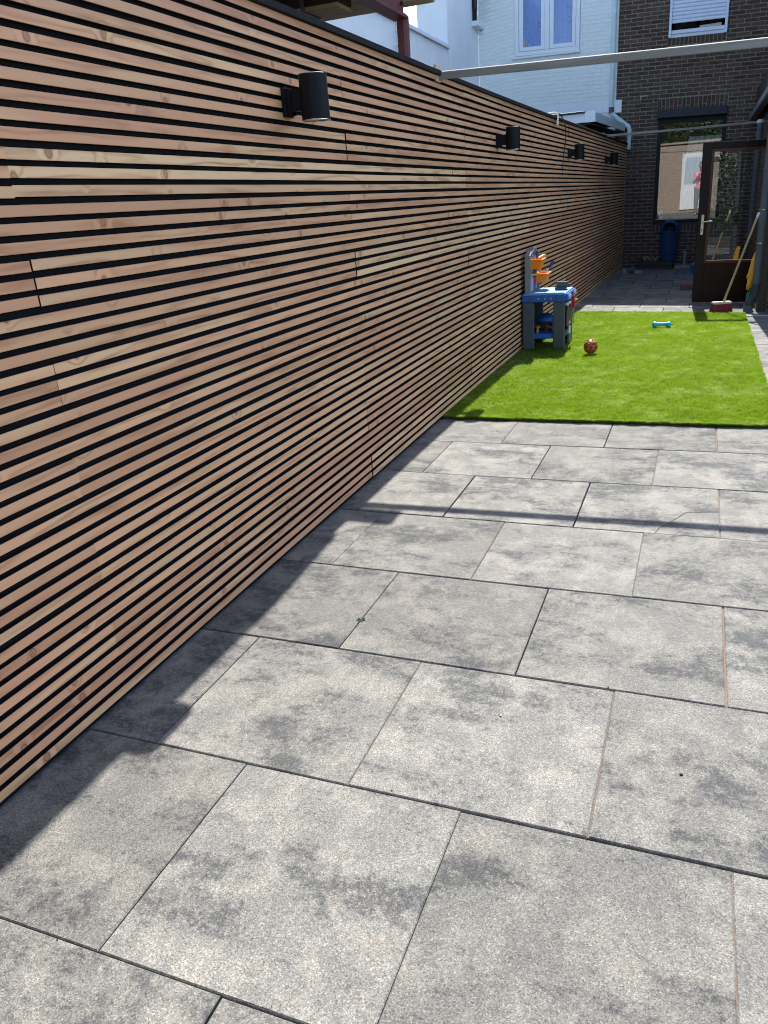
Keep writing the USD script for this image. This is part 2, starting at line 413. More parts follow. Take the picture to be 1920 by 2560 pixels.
CONC = plain("concrete", (0.20, 0.215, 0.22), 0.9, 0.15, 14.0, 0.001, 200.0)
BLACKP = plain("black_plastic", (0.012, 0.012, 0.013), 0.5, 0.2)
YELLOWR = plain("yellow_rubber", (0.78, 0.40, 0.035), 0.55, 0.15, 25.0)
GREENP = plain("green_plastic", (0.008, 0.12, 0.055), 0.4, 0.1)
TEAL = plain("turquoise_rubber", (0.0, 0.36, 0.46), 0.45, 0.06)
RUST = plain("orange_rubber", (0.34, 0.085, 0.018), 0.55, 0.18, 40.0)
REDBR = plain("red_bristle", (0.22, 0.008, 0.018), 0.5, 0.35, 90.0)
CREAMW = grain("broom_head_wood", (0.62, 0.50, 0.34), (0.74, 0.63, 0.45), 0, 0.6)
TOYGREY = plain("toy_dark_grey", (0.05, 0.062, 0.068), 0.45, 0.08)
TOYMID = plain("toy_mid_grey", (0.17, 0.19, 0.21), 0.45, 0.08)
TOYBLUE = plain("toy_blue", (0.012, 0.085, 0.32), 0.4, 0.08)
TOYSKY = plain("toy_sky_blue", (0.12, 0.32, 0.58), 0.4, 0.05)
TOYPALE = plain("toy_pale_blue", (0.34, 0.42, 0.60), 0.4, 0.06)
TOYORANGE = plain("toy_orange", (0.85, 0.22, 0.008), 0.38, 0.05)
TOYRED = plain("toy_red", (0.42, 0.015, 0.03), 0.38, 0.05)
TOYNAVY = plain("toy_navy", (0.02, 0.03, 0.16), 0.38, 0.05)
TOYYEL = plain("toy_yellow", (0.80, 0.46, 0.02), 0.38, 0.05)
TOYWHITE = plain("toy_silver", (0.62, 0.62, 0.62), 0.3, 0.05)
TOYBROWN = plain("toy_brown", (0.16, 0.085, 0.035), 0.5, 0.1)
BLUECABLE = plain("navy_cable", (0.015, 0.02, 0.07), 0.4, 0.1)
TAGCOL = plain("paper_tag", (0.75, 0.68, 0.62), 0.7, 0.05)
ROOMD = plain("dark_room", (0.03, 0.03, 0.032), 0.9, 0.2, 3.0)
WHITEGOODS = plain("white_enamel", (0.78, 0.79, 0.80), 0.4, 0.02)

# ------------------------------------------------------------------ ground
part("ground", box(-40, 60, -40, 80, -0.6, -0.18), SOIL, wp=False, kind="structure")

# front patio: 60 cm slabs in half bond, gaps of a few millimetres
PITX, PITY, Y0 = 0.6024, 0.5977, 0.2099
patio = thing("patio", kind="structure")


def slab(parent, poly, z, tilt, name="paving_slab"):
    """A slab with softly worn arrises: a chamfer ring, then the top, which tilts by a millimetre or so."""
    p = np.array(poly.exterior.coords)[:-1]
    if Polygon(p).exterior.is_ccw is False:
        p = p[::-1]
    inner = np.array(Polygon(p).buffer(-0.0025, join_style=2).exterior.coords)[:-1]
    if len(inner) != len(p):
        m = ext(poly, 0.05); m.apply_translation((0, 0, z - 0.05)); part(name, m, SLAB, parent); return
    if Polygon(inner).exterior.is_ccw is False:
        inner = inner[::-1]
    k = np.argmin(np.linalg.norm(inner - p[0], axis=1)); inner = np.roll(inner, -k, axis=0)
    n = len(p); c = p.mean(0)
    zz = lambda q, dz: np.c_[q, z + dz + (q - c) @ tilt]
    V = np.vstack([zz(p, -0.045), zz(p, -0.0025), zz(inner, 0.0)])
    F = []
    for r in (0, 1):
        for i in range(n):
            j = (i + 1) % n
            F += [[r * n + i, r * n + j, (r + 1) * n + j], [r * n + i, (r + 1) * n + j, (r + 1) * n + i]]
    tri = trimesh.creation.triangulate_polygon(Polygon(inner), engine="earcut")
    idx = [int(np.argmin(np.linalg.norm(inner - q, axis=1))) for q in tri[0]]
    for t in tri[1]:
        a, b, d = [2 * n + idx[i] for i in t]
        nrm = np.cross(V[b] - V[a], V[d] - V[a])
        F.append([a, b, d] if nrm[2] > 0 else [a, d, b])
    part(name, trimesh.Trimesh(V, F, process=False), SLAB, parent)


sand = []
for k in range(-5, 9):
    ya, yb = Y0 + k * PITY, Y0 + (k + 1) * PITY
    off = 0.525 if k % 2 else 0.2224
    xs = [-0.03] + [off + j * PITX for j in range(0, 8)]
    if k == 8:
        ya, yb = Y0 + 8 * PITY, Y0 + 9 * PITY
    for a, b in zip(xs[:-1], xs[1:]):
        j = RNG.normal(0, 0.0011, 4)
        gx, gy = 0.0018, 0.0024
        q = Polygon([(a + gx + j[0], ya + gy + j[1]), (b - gx + j[2], ya + gy + j[1] + RNG.normal(0, 0.0009)), (b - gx + j[2], yb - gy + j[3]), (a + gx + j[0], yb - gy + j[3] + RNG.normal(0, 0.0009))])
        z = RNG.normal(0, 0.0008); tilt = RNG.normal(0, 0.0018, 2)
        if k == 5 and abs(a - (off + PITX)) < 0.01:      # the slab with a broken corner
            cr = LineString([(b + 0.01, ya + 0.30), (b - 0.07, ya + 0.285), (b - 0.14, ya + 0.265), (b - 0.175, ya + 0.19), (b - 0.24, ya + 0.075), (b - 0.262, ya - 0.01)])
            pieces = q.difference(cr.buffer(0.0007, cap_style=2))
            for g in pieces.geoms:
                slab(patio, Polygon(g.exterior.simplify(0.0008)), z, tilt)
            continue
        slab(patio, q, z, tilt)
    for b in xs[1:-1]:
        if b > 1.3 or RNG.random() < 0.25:
            sand.append(box(b - 0.004, b + 0.004, ya + 0.004, yb - 0.004, -0.03, -0.0055))
part("sand_joint", sand, SAND, patio, kind="stuff")
part("joint_bed", box(-0.2, 5, -3.2, 5.6, -0.17, -0.02), SOIL, patio)

# crumbs of sand and soil by the fence foot and along the joints
rc = np.random.default_rng(19)
crumbs = []
for i in range(260):
    y = rc.uniform(0.6, 4.8)
    if i % 2:
        x = 0.012 + abs(rc.normal(0, 0.05))
    else:
        x = rc.uniform(0.1, 2.6); y = Y0 + PITY * round((y - Y0) / PITY) + rc.normal(0, 0.008)
    r = 0.0008 + 0.0016 * rc.random() ** 2
    c = trimesh.creation.icosahedron(); c.vertices = c.vertices * r * rc.uniform(0.7, 1.3, 3) + [x, y, 0.0015]
    crumbs.append(c)
part("crumb", crumbs[::2], SOIL, patio, kind="stuff")
part("crumb", crumbs[1::2], SAND, patio, kind="stuff")

# path of slabs right of the lawn
path = thing("path", kind="structure")
ys = [5.62, 6.2, 6.73, 7.235, 7.73, 8.22, 8.72, 9.22, 9.56]
for a, b in zip(ys[:-1], ys[1:]):
    x = 2.06
    for w in (0.36 if ys.index(a) % 2 else 0.6, 0.6, 0.6):
        slab(path, Polygon([(x + 0.003, a + 0.003), (x + w - 0.003, a + 0.003), (x + w - 0.003, b - 0.003), (x + 0.003, b - 0.003)]), RNG.normal(0, 0.0008), RNG.normal(0, 0.001, 2))
        x += w
part("joint_bed", box(1.9, 5, 5.605, 9.56, -0.17, -0.02), SOIL, path)

# rear terrace
terrace = thing("terrace", kind="structure")
ty = [9.56, 9.885, 10.27, 10.71, 11.15, 11.63, 12.15, 12.78, 13.5, 14.3, 15.3, 15.62]
for i, (a, b) in enumerate(zip(ty[:-1], ty[1:])):
    off = 0.03 if i % 2 else 0.32
    if i == 0:
        off = 0.32
    xs = [-0.05] + [off + 0.577 * j for j in range(0, 7)]
    xs = [x for i2, x in enumerate(xs) if i2 == 0 or x > 0.05]
    for x0, x1 in zip(xs[:-1], xs[1:]):
        slab(terrace, Polygon([(x0 + 0.004, a + 0.004), (x1 - 0.004, a + 0.004), (x1 - 0.004, b - 0.004), (x0 + 0.004, b - 0.004)]), RNG.normal(0, 0.0012), RNG.normal(0, 0.002, 2))
part("joint_bed", box(-0.2, 5, 9.565, 15.7, -0.17, -0.02), SOIL, terrace)

# ------------------------------------------------------------------ slatted fence


def fx(y):
    """The fence runs straight, then drifts a little to the right towards the house."""
    y = np.asarray(y, float)
    return 0.024 * np.log1p(np.exp((y - 6.5) / 0.8)) * 0.8


FTOP = 2.123
fence = thing("slatted_fence", "long larch slat fence with black gaps along the left side", "fence", (0, 0, 0), wp=False)
yy = np.concatenate([np.arange(-1.4, 15.4, 0.7), [15.45]])


def along(y0, y1, section, step=0.7, bow=0.0, ph=0.0):
    """Sweeps an (x, z) section along the fence line."""
    n = max(2, int((y1 - y0) / step) + 1)
    Y = np.linspace(y0, y1, n)
    S = np.asarray(section, float)
    V = np.concatenate([np.c_[S[:, 0] + fx(y) + 0.6 * bow * math.cos(1.3 * y + 2 * ph), np.full(len(S), y), S[:, 1] + bow * math.sin(1.7 * y + ph)] for y in Y])
    m = len(S); F = []
    for i in range(n - 1):
        for j in range(m):
            k = (j + 1) % m
            F += [[i * m + j, (i + 1) * m + j, (i + 1) * m + k], [i * m + j, (i + 1) * m + k, i * m + k]]
    for j in range(1, m - 1):
        F += [[0, j, j + 1], [(n - 1) * m, (n - 1) * m + j + 1, (n - 1) * m + j]]
    t = trimesh.Trimesh(V, F, process=False)
    if t.volume < 0:
        t.invert()
    return t


part("backing_board", along(-1.4, 15.45, [(-0.05, 0.0), (-0.016, 0.0), (-0.016, 2.1), (-0.05, 2.1)]), FBLACK, fence, wp=False)
part("top_cap", along(-1.4, 15.45, [(-0.07, 2.094), (0.012, 2.094), (0.015, 2.097), (0.015, FTOP - 0.004), (0.011, FTOP), (-0.07, FTOP)]), FBLACK, fence, wp=False)
TP = 0.1305
for t in range(16):
    ztop = 1.572 + (4 - t) * TP
    even = t % 2 == 0
    seams = [-1.4] + ([1.57, 5.655, 9.74, 13.82] if even else [-0.46, 3.62, 7.73, 11.8]) + [15.45]
    for a, b in zip(seams[:-1], seams[1:]):
        ja, jb = RNG.normal(0, 0.004, 2)
        d3 = RNG.normal(0, 0.0007)
        btone = float(np.clip(RNG.beta(1.5, 1.9), 0, 1))
        for s in range(3):
            z1 = ztop - s * 0.0430 + RNG.normal(0, 0.0004)
            z0 = z1 - 0.0272
            d = d3 + RNG.normal(0, 0.0003)
            c = 0.0012
            sec = [(-0.0155, z0), (-c + d, z0), (d, z0 + c), (d, z1 - c), (-c + d, z1), (-0.0155, z1)]
            tone = float(np.clip(btone + RNG.normal(0, 0.10), 0, 1))
            sp = part("wood_slat", along(a + (ja if a > -1.3 else 0) + 0.0012, b + (ja if False else 0) - 0.0012, sec, 0.7, RNG.normal(0, 0.0009), RNG.uniform(0, 6.3)), SLAT, fence, wp=False)
            UsdGeom.PrimvarsAPI(stage.GetPrimAtPath(sp)).CreatePrimvar("tone", Sdf.ValueTypeNames.FloatArray, "vertex").Set([tone] * len(stage.GetPrimAtPath(sp).GetAttribute("points").Get()))

# ------------------------------------------------------------------ wall lamps
LG = "black up and down wall lamps on the slat fence"


def make_lamp(loc, label):
    o = thing("wall_lamp", label, "wall lamp", loc, LG, wp=False)
    b = np.array(loc)
    T = lambda m: (m.apply_translation(b), m)[1]
    part("wall_plate", T(box(0.001, 0.016, -0.034, 0.034, -0.052, 0.052, 0.0015)), LAMPB, o, wp=False)
    part("bracket", [T(box(0.016, 0.036, -0.022, -0.018, -0.046, 0.046)), T(box(0.016, 0.036, 0.018, 0.022, -0.046, 0.046)), T(box(0.016, 0.08, -0.016, 0.016, -0.034, 0.04, 0.002))], LAMPB, o, wp=False)
    r, h = 0.055, 0.079
    prof = [(0.0, -h + 0.012), (r - 0.004, -h + 0.012), (r - 0.004, -h), (r - 0.001, -h), (r, -h + 0.002), (r, h - 0.002), (r - 0.001, h), (r - 0.004, h), (r - 0.004, h - 0.012), (0.0, h - 0.012)]
    body = lathe(prof, b + [0.128, 0, 0.006], 48)
    bd = part("lamp_body", body, LAMPB, o, smooth=35, wp=False)
    for s in (-1, 1):
        part("glass_lens", lathe([(0, -0.002), (r - 0.0045, -0.002), (r - 0.0045, 0.002), (0, 0.002)], b + [0.128, 0, 0.006 + s * (h - 0.005)], 32), LENS, o, wp=False)
        part("rim", lathe([(r - 0.006, -0.001), (r + 0.0006, -0.001), (r + 0.0006, 0.0015), (r - 0.006, 0.0015), (r - 0.006, -0.001)], b + [0.128, 0, 0.006 + s * (h + 0.0005)], 40), CHROME, o, wp=False)
    return o


lamp0 = make_lamp((0.0, 3.055, 1.782), "largest and nearest black cylinder wall lamp on the slat fence")
for y, lab in ((6.55, "second nearest black wall lamp, above the toy workbench's near side of the fence"), (9.72, "third black wall lamp, just right of the hanging blue cable"), (12.75, "farthest and smallest black wall lamp, close to the brick house")):
    copy_of(lamp0, "wall_lamp", lab, "wall lamp", (float(fx(y)), y, 1.795), LG)

# hanging cable with its paper tag
cab = thing("hanging_cable", "thin dark blue cable hung over the fence top with a pale tag", "cable", (0.09, 9.3, 2.1), wp=False)
bx = float(fx(9.2))
cp = np.array([(bx - 0.05, 8.72, 2.132), (bx + 0.0, 8.86, 2.152), (bx + 0.03, 9.02, 2.142), (bx + 0.045, 9.17, 2.10), (bx + 0.05, 9.28, 2.03), (bx + 0.045, 9.33, 1.93), (bx + 0.03, 9.34, 1.82), (bx + 0.022, 9.33, 1.72), (bx + 0.02, 9.31, 1.63)])
tt = np.linspace(0, 1, len(cp)); from scipy.interpolate import CubicSpline
cs = CubicSpline(tt, cp)(np.linspace(0, 1, 40))
part("cable", tube(cs[8:], 0.0055, 8), BLUECABLE, cab, smooth=60, wp=False)
part("white_end", tube(cs[:9], 0.006, 8), TAGCOL, cab, smooth=60, wp=False)
part("bare_wire", tube([cs[-1], cs[-1] + [0, -0.02, -0.07]], 0.002, 6), BLACKP, cab, wp=False)
tg = ext_yz(Polygon([(8.85, 2.142), (8.95, 2.138), (8.94, 2.085), (8.92, 2.03), (8.83, 2.04), (8.85, 2.09)]), bx + 0.03, bx + 0.033)
part("paper_tag", tg, TAGCOL, cab, wp=False)

# ------------------------------------------------------------------ timber beams over the yard


def beam(name, label, pa, pb, w, h, mat, roll=0.0):
    """A sawn beam between two points (centre line), edges eased, with a slight bow."""
    o = thing(name, label, "beam", pa, wp=False)
    n = 9; P = np.linspace(pa, pb, n); P[:, 2] -= 0.006 * np.sin(np.linspace(0, np.pi, n))
    c = 0.004
    S = np.array([(-w / 2 + c, -h / 2), (w / 2 - c, -h / 2), (w / 2, -h / 2 + c), (w / 2, h / 2 - c), (w / 2 - c, h / 2), (-w / 2 + c, h / 2), (-w / 2, h / 2 - c), (-w / 2, -h / 2 + c)])
    cr, sr = math.cos(math.radians(roll)), math.sin(math.radians(roll))
    S = np.c_[S[:, 0] * cr - S[:, 1] * sr, S[:, 0] * sr + S[:, 1] * cr]
    V = np.concatenate([np.c_[np.full(8, p[0]), p[1] + S[:, 0], p[2] + S[:, 1]] for p in P]); F = []
    for i in range(n - 1):
        for j in range(8):
            k = (j + 1) % 8
            F += [[i * 8 + j, i * 8 + k, (i + 1) * 8 + k], [i * 8 + j, (i + 1) * 8 + k, (i + 1) * 8 + j]]
    for j in range(1, 7):
        F += [[0, j + 1, j], [(n - 1) * 8, (n - 1) * 8 + j, (n - 1) * 8 + j + 1]]
    t = trimesh.Trimesh(V, F, process=False)
    if t.volume < 0:
        t.invert()
    part("timber", t, mat, o, wp=False)
    return o


bm = beam("timber_beam", "grey weathered timber beam resting on the fence and crossing the yard overhead", (0.004, 5.135, 2.098), (4.2, 5.135, 1.985), 0.042, 0.042, GREYWOOD, 14.0)
part("packing_block", box(-0.012, 0.003, 5.06, 5.155, 2.06, 2.15, 0.002), RAWWOOD, bm, wp=False)
beam("thin_batten", "thin grey batten crossing in front of the brick house window", (0.2, 12.5, 2.098), (2.45, 12.5, 2.083), 0.03, 0.028, GREYWOOD)

# ------------------------------------------------------------------ lawn
lawn = thing("lawn", "bright green artificial grass mat with a clean cut edge", "lawn", (1.0, 7.3, 0), kind="stuff")
X0, X1, LY0, LY1 = 0.0, 2.075, 4.9, 9.79


def grassmat():
    nodes = {"g": ("geometry", {}), "r": ("rgb_ramp", {"ramp": [(0.0, (0.195, 0.315, 0.018)), (0.45, (0.305, 0.44, 0.026)), (0.8, (0.41, 0.53, 0.05)), (1.0, (0.65, 0.72, 0.30))]}),
             "n": ("noise_texture", {"scale": 26.0, "detail": 3.0, "roughness": 0.75}), "nr": ("map_range", {"from_min": 0.3, "from_max": 0.7, "to_min": 0.8, "to_max": 1.2}), "s": ("vector_math", {"math_type": "scale"}),
             "pn": ("noise_texture", {"scale": 3.2, "detail": 7.0, "roughness": 0.78}), "pr": ("map_range", {"range_type": "smoothstep", "from_min": 0.46, "from_max": 0.66, "to_max": 0.4, "clamp": True}), "pm": ("mix_color", {"b": (0.50, 0.58, 0.20)}),
             "t": ("translucent_bsdf", {}), "p": ("principled_bsdf", {"roughness": 0.33, "specular_ior_level": 0.6}), "m": ("mix_closure", {"fac": 0.5})}
    return M("artificial_grass", nodes, [("g.random_per_island", "r.fac"), ("g.position", "n.vector"), ("n.fac", "nr.value"), ("g.position", "pn.vector"), ("pn.fac", "pr.value"), ("pr.result", "pm.fac"), ("r.color", "pm.a"), ("pm.result", "s.vector1"), ("nr.result", "s.scale"), ("s.vector", "t.color"), ("s.vector", "p.base_color"), ("p.BSDF", "m.closure1"), ("t.BSDF", "m.closure2")], surface="m.closure")


GRASS = grassmat()
MAT = plain("grass_backing", (0.035, 0.06, 0.012), 0.95, 0.3, 60.0)
rg = np.random.default_rng(3)
ed = lambda x: 0.010 * np.sin(x * 3.1) - 0.018 * (x - 1)
part("mat", box(X0, X1, LY0 + 0.012, LY1 - 0.01, -0.019, 0.010), MAT, lawn)
NB = 300000
gy = LY0 + (LY1 - LY0) * rg.random(NB) ** 1.45
gx = X0 + (X1 - X0) * rg.random(NB)
ne = 5000
gy[:ne] = LY0 + 0.02 * rg.random(ne)
gx[ne:ne + 3000] = X1 - 0.02 * rg.random(3000)
pos = np.c_[gx, gy, np.full(NB, 0.008)]
fld = fbm(np.c_[gx * 2.2, gy * 2.2, gx * 0], 3, 5)
ang = 2 * np.pi * rg.random(NB)
lean = np.c_[np.cos(ang), np.sin(ang)] * (0.012 * rg.random(NB))[:, None]
lean[:, 1] -= 0.010 + 0.022 * (fld - 0.5) + 0.006 * rg.random(NB)
lean[:, 0] += 0.012 * (fbm(np.c_[gx * 3, gy * 3, gx * 0 + 4], 2, 9) - 0.5)
edge = gy < LY0 + 0.02
lean[edge, 1] -= 0.008 * rg.random(edge.sum())
tuft = fbm(np.c_[gx * 30, gy * 30, gx * 0 + 2], 2, 21)
hgt = 0.013 + 0.009 * rg.random(NB) + 0.006 * (fld - 0.5) + 0.011 * (tuft - 0.3)
lean += np.c_[fbm(np.c_[gx * 22, gy * 22, gx * 0 + 8], 1, 31) - 0.5, fbm(np.c_[gx * 22, gy * 22, gx * 0 + 3], 1, 33) - 0.5] * 0.03
far = 1.0 + 0.55 * (gy - LY0) / (LY1 - LY0)
wd = 0.0011 * far * (0.8 + 0.5 * rg.random(NB))
a2 = 2 * np.pi * rg.random(NB)
side = np.c_[np.cos(a2), np.sin(a2), np.zeros(NB)] * wd[:, None]
mid = pos + np.c_[lean * 0.35, hgt * 0.6]
tip = pos + np.c_[lean, hgt]
V = np.stack([pos - side, pos + side, mid - side * 0.8, mid + side * 0.8, tip], 1).reshape(-1, 3)
k = np.arange(NB)[:, None] * 5
F = np.concatenate([k + [0, 1, 3], k + [0, 3, 2], k + [2, 3, 4]])
part("blade", trimesh.Trimesh(V, F, process=False), GRASS, lawn, kind="stuff")

# ------------------------------------------------------------------ brick house
YF = 15.6
house = thing("brick_house", "dark brown brick house with pale joints closing the yard", "house", (1.2, YF, 0))
BL, BH = 0.2065, 0.0617
holes = [(0.70, 1.80, 0.755, 2.585), (0.79, 1.69, 3.655, 4.9)]
fac = sbox(-0.015, 6.0, -0.3, 5.66)
for h in holes:
    fac = fac.difference(sbox(h[0], h[1], h[2], h[3]))
part("wall", ext_xz(fac, YF + 0.006, YF + 0.3), MORTAR, house)
part("roof_edge", [box(-0.015, 6.0, YF - 0.02, YF + 0.5, 5.66, 5.77), box(-0.015, 6, YF + 0.3, YF + 6, 5.5, 5.76)], FASCIA, house)
cells = []
special = [(0.68, 1.80, 2.585, 2.765), (0.70, 1.80, 0.62, 0.755), (0.79, 1.69, 3.545, 3.655)]
blocks = holes + special
rows = int((5.8 + 0.12) / BH)
for r in range(rows):
    z0 = -0.12 + r * BH
    z1 = z0 + BH - 0.0125
    iv = [(-0.012, 6.0)]
    for (a, b, c, d) in blocks:
        if min(z1, d) - max(z0, c) > 0.02:
            iv = [q for p in iv for q in ((p[0], min(p[1], a - 0.004)), (max(p[0], b + 0.004), p[1])) if q[1] - q[0] > 0.03]
    o = (0.5 if r % 2 else 0.0) * BL - 0.012 - BL + RNG.normal(0, 0.004)
    n = int(7.0 / BL)
    for i in range(n):
        x0, x1 = o + i * BL, o + (i + 1) * BL - 0.0115
        for (p, q) in iv:
            u, w = max(x0, p), min(x1, q)
            if w - u > 0.025:
                j = RNG.normal(0, 0.0012, 4)
                cells.append((u + j[0], w + j[1], z0 + j[2], z1 + j[3], RNG.normal(0, 0.0015)))
for (a, b, c, d) in special:
    n = int(round((b - a) / 0.0655))
    for i in range(n):
        x0 = a + i * (b - a) / n; x1 = x0 + (b - a) / n - 0.011
        if c > 2.5 and c < 3 and i % 2:
            cells.append((x0, x1, c + 0.06, d - 0.006, RNG.normal(0, 0.001))); cells.append((x0, x1, c, c + 0.05, RNG.normal(0, 0.001)))
        else:
            cells.append((x0, x1, c, d - 0.006, RNG.normal(0, 0.001)))
CAM = np.array([1.5736, 0, 1.372])


def seen(x, y, z):
    d = np.array([x, y, z]) - CAM
    w = d @ f_
    px, py = 960 + 1921 * (d @ right) / w, 1280 - 1921 * (d @ up) / w
    return px, py, w


rank = []
for i, (a, b, c, d, e) in enumerate(cells):
    px, py, w = seen((a + b) / 2, YF, (c + d) / 2)
    vis = 0 < px < 1915 and 0 < py and not (px > 1762 and py > 352) and not (px < 1555 and py > 340)
    rank.append(((b - a) * (d - c) / w ** 2 if vis else 0.0, i))
rank.sort(reverse=True)
big = {i for s, i in rank[:300] if s > 0}
rest = []
for i, (a, b, c, d, e) in enumerate(cells):
    m = box(a, b, YF + e, YF + 0.02, c, d, 0.0025)
    if i in big:
        part("brick", m, BRICK, house)
    else:
        rest.append(m)
part("brick_rest", rest, BRICK, house, kind="stuff")

# lower window of the brick house
win = part("window", [box(0.70, 0.765, YF - 0.012, YF + 0.06, 0.757, 2.452), box(1.74, 1.80, YF - 0.012, YF + 0.06, 0.757, 2.452), box(0.765, 1.74, YF - 0.012, YF + 0.06, 2.372, 2.452), box(0.765, 1.74, YF - 0.012, YF + 0.06, 0.757, 0.83)], NAVYFR, house, label="dark blue framed ground floor window")
pz = lambda x, z: YF + 0.022 - (z - 1.6) * 0.0105 + 0.004 * (x - 1.25)
pv = [(x, pz(x, z) + d, z) for d in (0, 0.004) for x, z in ((0.765, 0.83), (1.74, 0.83), (1.74, 2.372), (0.765, 2.372))]
part("pane", hull(pv), GLASS, win)
part("sill", box(0.74, 1.76, YF - 0.03, YF + 0.01, 0.815, 0.8295, 0.003), plain("pale_sill", (0.35, 0.45, 0.5), 0.4), win)
part("shutter_box", [box(0.685, 1.79, YF - 0.14, YF + 0.02, 2.455, 2.582, 0.006), box(0.69, 0.76, YF - 0.1405, YF - 0.139, 2.46, 2.49)], BOXGREY, house, label="dark grey roller shutter box")
# upper window with its white shutter
uw = part("window", [box(0.795, 0.832, YF - 0.05, YF + 0.04, 3.652, 4.9, 0.003), box(1.648, 1.69, YF - 0.05, YF + 0.04, 3.652, 4.9, 0.003), box(0.833, 1.647, YF - 0.02, YF + 0.05, 3.705, 3.76, 0.004), box(0.80, 1.68, YF - 0.0, YF + 0.1, 3.656, 3.703)], LILAC, house, label="white upstairs window with its shutter partly down")
part("casement", [box(1.21, 1.27, YF + 0.05, YF + 0.05, 3.76, 4.2), box(0.835, 0.87, YF + 0.05, YF + 0.05, 3.76, 4.2), box(1.60, 1.645, YF + 0.05, YF + 0.05, 3.76, 4.2), rot(box(1.27, 1.60, YF + 0.05, YF + 0.08, 3.762, 3.80), -2.5, (0, 1, 0), (1.27, YF, 3.78))], plain("cream_frame", (0.45, 0.42, 0.36), 0.5), uw)
for i in range(19):
    z = 3.858 + i * 0.0535
    S = Polygon([(YF - 0.012, z + 0.001), (YF - 0.019, z + 0.010), (YF - 0.020, z + 0.030), (YF - 0.014, z + 0.046), (YF - 0.008, z + 0.0525), (YF - 0.002, z + 0.0525), (YF - 0.002, z + 0.001)])
    part("shutter_slat", ext_yz(S, 0.834, 1.646), LILAC, uw)
# iron brackets left in the wall
part("bracket", [bar((0.40, YF - 0.001, 2.80), (0.40, YF - 0.06, 2.76), 0.006), bar((0.40, YF - 0.06, 2.76), (0.40, YF - 0.06, 2.83), 0.006), bar((0.41, YF - 0.06, 2.82), (0.51, YF - 0.06, 2.82), 0.006)], plain("old_white_bracket", (0.5, 0.5, 0.5), 0.5), house)

# room behind the window, with curtains
part("room", [box(0.3, 2.3, YF + 2.2, YF + 2.25, 0.2, 2.7), box(0.3, 0.35, YF + 0.31, YF + 2.2, 0.2, 2.7), box(2.25, 2.3, YF + 0.31, YF + 2.2, 0.2, 2.7), box(0.3, 2.3, YF + 0.31, YF + 2.2, 0.15, 0.2), box(0.3, 2.3, YF + 0.31, YF + 2.2, 2.7, 2.75), box(0.5, 2.0, YF + 0.32, YF + 1.2, 3.4, 3.45), box(0.5, 2.0, YF + 1.2, YF + 1.25, 3.4, 5)], ROOMD, house)
NET = M("net_curtain", {"t": ("translucent_bsdf", {"color": (0.9, 0.91, 0.9)}), "d": ("diffuse_bsdf", {"color": (0.9, 0.91, 0.9)}), "m": ("mix_closure", {"fac": 0.4})}, [("d.BSDF", "m.closure1"), ("t.BSDF", "m.closure2")], surface="m.closure")


def curtain(x0, x1, z0, z1, y, folds, amp, taper=0.0, seed=0):
    nx, nz = 90, 12
    U, W = np.meshgrid(np.linspace(0, 1, nx), np.linspace(0, 1, nz), indexing="ij")
    ph = fbm(np.stack([U * folds * 0.5, W * 0.5 + seed, U * 0], -1), 2, seed) * 6
    Y = y + amp * np.sin(U * folds * 2 * np.pi + ph)
    X = x0 + (x1 - x0) * U - taper * (1 - W) * (1 - U)
    Z = z0 + (z1 - z0) * W + 0.01 * np.sin(U * folds * 6)* (1 - W)
    v = np.stack([X, Y, Z], -1).reshape(-1, 3)
    F = []
    for i in range(nx - 1):
        for j in range(nz - 1):
            a = i * nz + j
            F += [[a, a + nz, a + nz + 1], [a, a + nz + 1, a + 1]]
    return trimesh.Trimesh(v, F, process=False)


part("net_curtain", curtain(1.22, 1.72, 0.98, 2.15, YF + 0.075, 7, 0.018, 0.10, 2), NET, smooth=True, label="white net curtain hanging behind the brick house window", cat="curtain")

# ------------------------------------------------------------------ white house on the left
wh = thing("white_house", "white painted brick house beside the dark brick one, window curtained in blue", "house", (-1.2, YF, 0))
wf = sbox(-2.45, -0.017, -0.3, 5.66).difference(sbox(-1.795, -0.655, 3.62, 4.95))
part("wall", ext_xz(wf, YF + 0.003, YF + 0.3), WMORTAR, wh)
part("roof_edge", box(-2.45, -0.017, YF - 0.02, YF + 6, 5.66, 5.77), FASCIA, wh)
wc = []
for r in range(96):
    z0 = 2.82 + r * BH
    if z0 > 5.7:
        break
    z1 = z0 + BH - 0.009
    iv = [(-2.45, -0.12)]
    a, b, c, d = -1.795, -0.655, 3.62, 4.95
    if min(z1, d) - max(z0, c) > 0.02:
        iv = [(-2.45, a - 0.004), (b + 0.004, -0.12)]
    o = (0.5 if r % 2 else 0.0) * BL - 2.66 + RNG.normal(0, 0.004)
    for i in range(16):
        x0, x1 = o + i * BL, o + (i + 1) * BL - 0.007
        for (p, q) in iv:
            u, w = max(x0, p), min(x1, q)
            if w - u > 0.03:
                wc.append((u, w, z0 + RNG.normal(0, 0.001), z1 + RNG.normal(0, 0.001), RNG.normal(0, 0.0016)))
rest, nb = [], 0
for (a, b, c, d, e) in wc:
    m = box(a, b, YF - 0.001 + e, YF + 0.02, c, d, 0.003)
    px, py, w = seen((a + b) / 2, YF, (c + d) / 2)
    if py > -5 and nb < 300:
        part("brick", m, WBRICK, wh); nb += 1
    else:
        rest.append(m)
part("brick_rest", rest, WBRICK, wh, kind="stuff")
part("plinth_band", box(-2.0, -0.02, YF - 0.012, YF + 0.01, 2.62, 2.815, 0.003), WPVC, wh)
part("end_block", box(-0.14, 0.085, YF - 0.03, YF - 0.0, 2.60, 2.80, 0.004), WPVC, wh)
